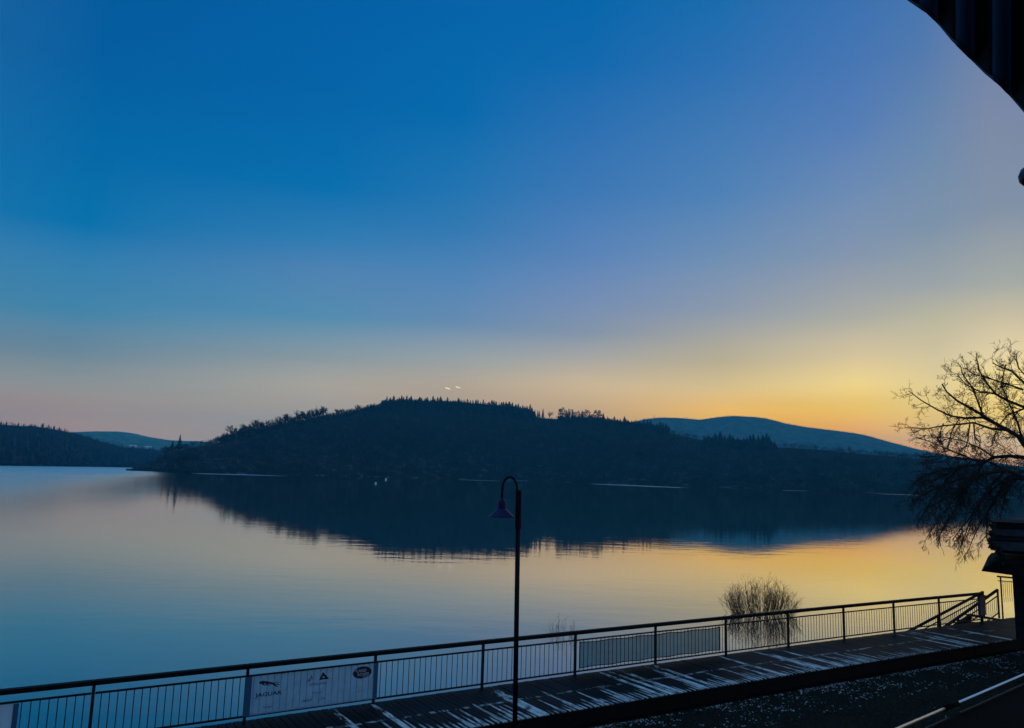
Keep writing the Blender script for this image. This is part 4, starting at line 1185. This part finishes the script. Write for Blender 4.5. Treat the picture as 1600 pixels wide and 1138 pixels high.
# foot of the crown outside the picture: a few upper limbs so it is a whole tree
mb = MB()
for k in range(16):
    v0 = rt_.uniform(480, 720); p = at(1672, v0, TD) - T0; a = rt_.uniform(-1.2, 1.2)
    d_ = Vector((rx * math.cos(a) + ry * math.sin(a))) + Vector((0, 0, rt_.uniform(.3, .9))); d_.normalize()
    mb.tube([p, p + d_ * 2.2 + Vector((0, 0, .2)), p + d_ * 4.5 + Vector((0, 0, .1))], [.12, .07, .03], 6, False)
    for _ in range(10):
        q = p + d_ * rt_.uniform(1.2, 4.4); mb.tube([q, q + (d_ + Vector((rt_.uniform(-.8, .8), rt_.uniform(-.8, .8), rt_.uniform(-.2, .8)))).normalized() * rt_.uniform(.8, 1.8)], [.025, .01], 3, False)
mb.build('limb', MT['bark'], tree)
tag(tree, 'large bare tree reaching in from the right edge over the lake', 'tree')

# ------------------------------------------------------------------ shrubs standing in the water
def shrub(c, w, h, stems, seed, label, rad=.014, sub=5):
    r = random.Random(seed); root = empty('water_shrub', c); mb = MB(); tw = MB()
    for _ in range(stems):
        a = r.random() * 6.283; rr = math.sqrt(r.random()); ca, sa = math.cos(a), math.sin(a) * .8
        hz_ = h * r.uniform(.55, 1.05) * math.sqrt(max(.06, 1 - (rr * .95) ** 2))
        p = Vector((ca * rr * w * .22, sa * rr * w * .22, -.5)); d = Vector((ca * rr * .55, sa * rr * .55, 1)).normalized(); pts = [p]
        tgt = Vector((ca * rr * w * .5, sa * rr * w * .5, hz_)); n = 6
        for k in range(n):
            t = (k + 1) / n; q = p.lerp(tgt, t) + Vector((ca * rr, sa * rr, 0)) * (w * .07 * math.sin(math.pi * t)) + Vector((r.uniform(-.04, .04), r.uniform(-.04, .04), r.uniform(-.03, .03)))
            pts.append(q)
        mb.tube(pts, [rad * (1.7 - 1.3 * k / n) for k in range(n + 1)], 4, False)
        for _ in range(sub):
            i = r.randint(2, n - 1); q = pts[i].lerp(pts[i + 1], r.random()); dd = ((pts[i + 1] - pts[i]).normalized() + Vector((r.uniform(-1, 1), r.uniform(-1, 1), r.uniform(-.1, .6)))).normalized()
            L = r.uniform(.15, .42) * h; e = q + dd * L; m = q.lerp(e, .5) + Vector((r.uniform(-.04, .04), r.uniform(-.04, .04), r.uniform(-.02, .04)))
            tw.tube([q, m, e], [rad * .55, rad * .45, rad * .25], 3, False)
            for _ in range(2):
                e2 = m + (dd + Vector((r.uniform(-.9, .9), r.uniform(-.9, .9), r.uniform(-.2, .7)))).normalized() * L * .5
                tw.tube([m, e2], [rad * .4, rad * .22], 3, False)
    mb.build('stem', MT['bark'], root); tag(tw.build('twig', MT['twig'], root), kind='stuff')
    tag(root, label, 'shrub'); return root


sp1 = onz(1188, 960, 0)
shrub(sp1, 4.5, 1.95, 190, 3, 'rounded bare shrub standing in the lake behind the railing, dense and dark', .009, 5)
sp2 = onz(877, 992, 0)
shrub(sp2, 2.1, .85, 34, 9, 'small thin bare shrub in the lake just right of the lamp', .0042, 3)

# ------------------------------------------------------------------ lamp post
LD = 13.8
top = at(810.3, 767, LD); bot = at(804.2, 1150, LD)
ax_ = (top - bot).normalized(); gzl = DZ + gz(4.0, 3)
base = bot + ax_ * ((gzl - bot.z) / ax_.z)
lamp = empty('street_lamp', base)
mpx = LD / F / math.cos(azel(800, 800)[0])          # metres per photo pixel there
Ls = (top - bot).length
lx = Vector((1, 0, 0))
mb = MB(); mb.tube([base - base, top - base], .042, 20); mb.build('pole', MT['pole'], lamp, True)
mb = MB(); mb.tube([(0, 0, -.02), (0, 0, .03)], .15, 20); mb.tube([(0, 0, .03), ax_ * .45], [.07, .062], 20); mb.build('base_plate', MT['pole'], lamp)
mb = MB(); mb.tube([top - base - ax_ * .66, top - base - ax_ * .02], .0545, 20); mb.tube([top - base - ax_ * .02, top - base + ax_ * .012], [.0545, .048], 20); mb.build('sleeve', MT['pole'], lamp, False)
def LP(u, v): return at(u, v, LD) - base
arc = [LP(808, 822), LP(808, 790), LP(808.2, 770), LP(807.6, 761)]
for k in range(1, 12):
    t = math.pi * k / 12; arc.append(LP(796.6 + 11 * math.cos(t), 761 - 15.2 * math.sin(t)))
arc += [LP(785.4, 763), LP(784.4, 773), LP(784.2, 783)]
mb = MB(); mb.tube(arc, .021, 12); mb.build('gooseneck', MT['pole'], lamp, True)
c0 = LP(784, 795)
head = MB(); q = mpx
head.lathe(c0, [(.001, 15.6 * q), (3.0 * q, 15 * q), (5.4 * q, 12 * q), (6.3 * q, 9 * q), (6.5 * q, 4 * q), (6.6 * q, .2 * q), (7.2 * q, 0), (20.4 * q, -12.2 * q), (20.4 * q, -12.9 * q), (19.5 * q, -12.6 * q), (6.6 * q, -1.2 * q)], 32)
hd = head.build('lamp_shade', MT['lamp'], lamp, False)
mb = MB(); mb.lathe(c0, [(5 * q, -2 * q), (7 * q, -7 * q), (6.5 * q, -11.5 * q), (4 * q, -14 * q), (.001, -14.6 * q)], 20); mb.build('bulb', MT['lamp'], hd, True)
tag(lamp, 'dark gooseneck street lamp with a small conical blue shade beside the boardwalk', 'lamp post')

# ------------------------------------------------------------------ metal-capped terrace wall, lower right
def TP(u, v, d): return at(u, v, d)
ta = at(1402, 1138, 7.2); tb_ = at(1600, 1054.5, 9.3); tb_.z = ta.z = (ta.z + tb_.z) / 2
# refit so that both ends sit at one level
tz = ta.z; ta = onz(1402, 1139, tz); tb_ = onz(1600, 1054, tz)
dv = (tb_ - ta).normalized(); nv = Vector((dv.y, -dv.x, 0))
tw_ = empty('terrace_wall', ta)
L0, L1 = -6.0, 6.0 + (tb_ - ta).length
jt = (onz(1483, 1104, tz) - ta).length
def wall_seg(name, a0, a1, n0, n1, z0, z1, m):
    mb = MB(); mb.box(dv * ((a0 + a1) / 2) + nv * ((n0 + n1) / 2) + Vector((0, 0, (z0 + z1) / 2)), dv, nv, (0, 0, 1), (a1 - a0) / 2, (n1 - n0) / 2, (z1 - z0) / 2)
    o = mb.build(name, m, tw_); return o
wall_seg('wall', L0, L1, .03, 3.2, tz * -1 + DZ - 1.5, -.085, MT['black'])
for a0, a1 in ((L0, jt - .10), (jt + .17, L1)):
    mb = MB(); mb.tube([dv * a0, dv * a1], .011, 14); mb.build('cap_pipe', MT['cap'], tw_, True)
    wall_seg('cap_lip', a0, a1, .012, .03, -.088, -.070, MT['board'])
mb = MB(); mb.tube([dv * (jt - .10), dv * (jt + .17)], .022, 12); mb.build('joint_sleeve', MT['black'], tw_, True)
tag(tw_, 'black terrace wall with a shiny metal edge pipe at the lower right', 'wall')

# ------------------------------------------------------------------ striped curtain, upper right
def curtain_mat():
    m = bpy.data.materials.new('striped curtain cloth'); m.use_nodes = True; w = NB(m.node_tree); p = m.node_tree.nodes['Principled BSDF']
    uv = w.n('ShaderNodeUVMap'); uv.uv_map = 'cloth'; s = w.n('ShaderNodeSeparateXYZ'); w.l(uv.outputs[0], s.inputs[0])
    f = w.m('FRACT', w.m('ADD', s.outputs[0], w.m('MULTIPLY', w.noise(None, 1), 0)))
    f = w.maprange(w.m('ABSOLUTE', w.m('SUBTRACT', f, .5)), .22, .27)
    w.l(w.mix(f, (.0008, .0008, .0018), (.014, .045, .095)), p.inputs['Base Color']); p.inputs['Roughness'].default_value = .9
    p.inputs['Specular IOR Level'].default_value = .1
    return m


CD = 1.6
edge_px = [(1380, -30), (1420, 0), (1450, 20), (1468, 38), (1488, 62), (1512, 86), (1540, 114), (1563, 132), (1580, 150), (1600, 173), (1630, 205), (1680, 250), (1740, 300), (1800, 345)]
V = []; UV = []; Fs = []; nx, nz = 120, 24
for a in range(nx + 1):
    u = 1385 + (1800 - 1385) * a / nx; ve = float(np.interp(u, [e[0] for e in edge_px], [e[1] for e in edge_px]))
    for c in range(nz + 1):
        s = c / nz; v = ve + (-260 - ve) * s; ph = (u - 1451) / 57.0
        p = at(u, v, CD + .035 * math.sin(2 * math.pi * ph) + .012 * mn.noise(Vector((u * .03, v * .01, 0))))
        V.append(p); UV.append((ph, s))
for a in range(nx):
    for c in range(nz):
        k = a * (nz + 1) + c; Fs.append((k, k + nz + 1, k + nz + 2, k + 1))
cu_ = empty('curtain', at(1600, -200, CD))
o = new_obj('cloth', [v - cu_.location for v in V], Fs, curtain_mat(), cu_, True)
ul = o.data.uv_layers.new(name='cloth')
for lp in o.data.loops: ul.data[lp.index].uv = UV[lp.vertex_index]
sm = o.modifiers.new('solid', 'SOLIDIFY'); sm.thickness = .003
mb = MB(); mb.tube([V[a * (nz + 1)] - cu_.location for a in range(nx + 1)], .0022, 6); mb.build('hem', mat('curtain hem', (.05, .04, .05), .8), cu_, True)
mb = MB(); mb.tube([at(1340, -255, CD) - cu_.location, at(1850, -255, CD) - cu_.location], .014, 12); mb.build('rod', MT['knob'], cu_, True)
tag(cu_, 'dark striped curtain drawn diagonally across the upper right corner', 'curtain')
kb = at(1608, 276, 1.5); kr = 12.8 * 1.5 / F
kn = empty('curtain_pull', kb)
mb = MB(); mb.lathe((0, 0, 0), [(.0015, kr * 1.25), (kr * .3, kr * 1.15), (kr * .72, kr * .8), (kr, kr * .1), (kr * .92, -kr * .5), (kr * .5, -kr * 1.0), (.001, -kr * 1.15)], 24); mb.build('bead', MT['knob'], kn, True)
mb = MB(); mb.tube([(0, 0, kr * 1.2), (.06, 0, .58)], .0015, 6); mb.build('cord', MT['cord'], kn)
tag(kn, 'small dark hanging pull bead at the right edge below the curtain', 'curtain pull')

# ------------------------------------------------------------------ haze
hz = MB(); hz.abox(-6800, 6800, -380, 7300, -6.0, 470)
hm = bpy.data.materials.new('evening haze'); hm.use_nodes = True; hm.node_tree.nodes.clear(); h = NB(hm.node_tree)
ho = h.n('ShaderNodeOutputMaterial'); hv = h.n('ShaderNodeVolumePrincipled')
hv.inputs['Color'].default_value = (.03, .64, .97, 1); hv.inputs['Density'].default_value = 1.45e-4; hv.inputs['Anisotropy'].default_value = .35
h.l(hv.outputs[0], ho.inputs['Volume'])
tag(hz.build('haze', hm), kind='stuff')
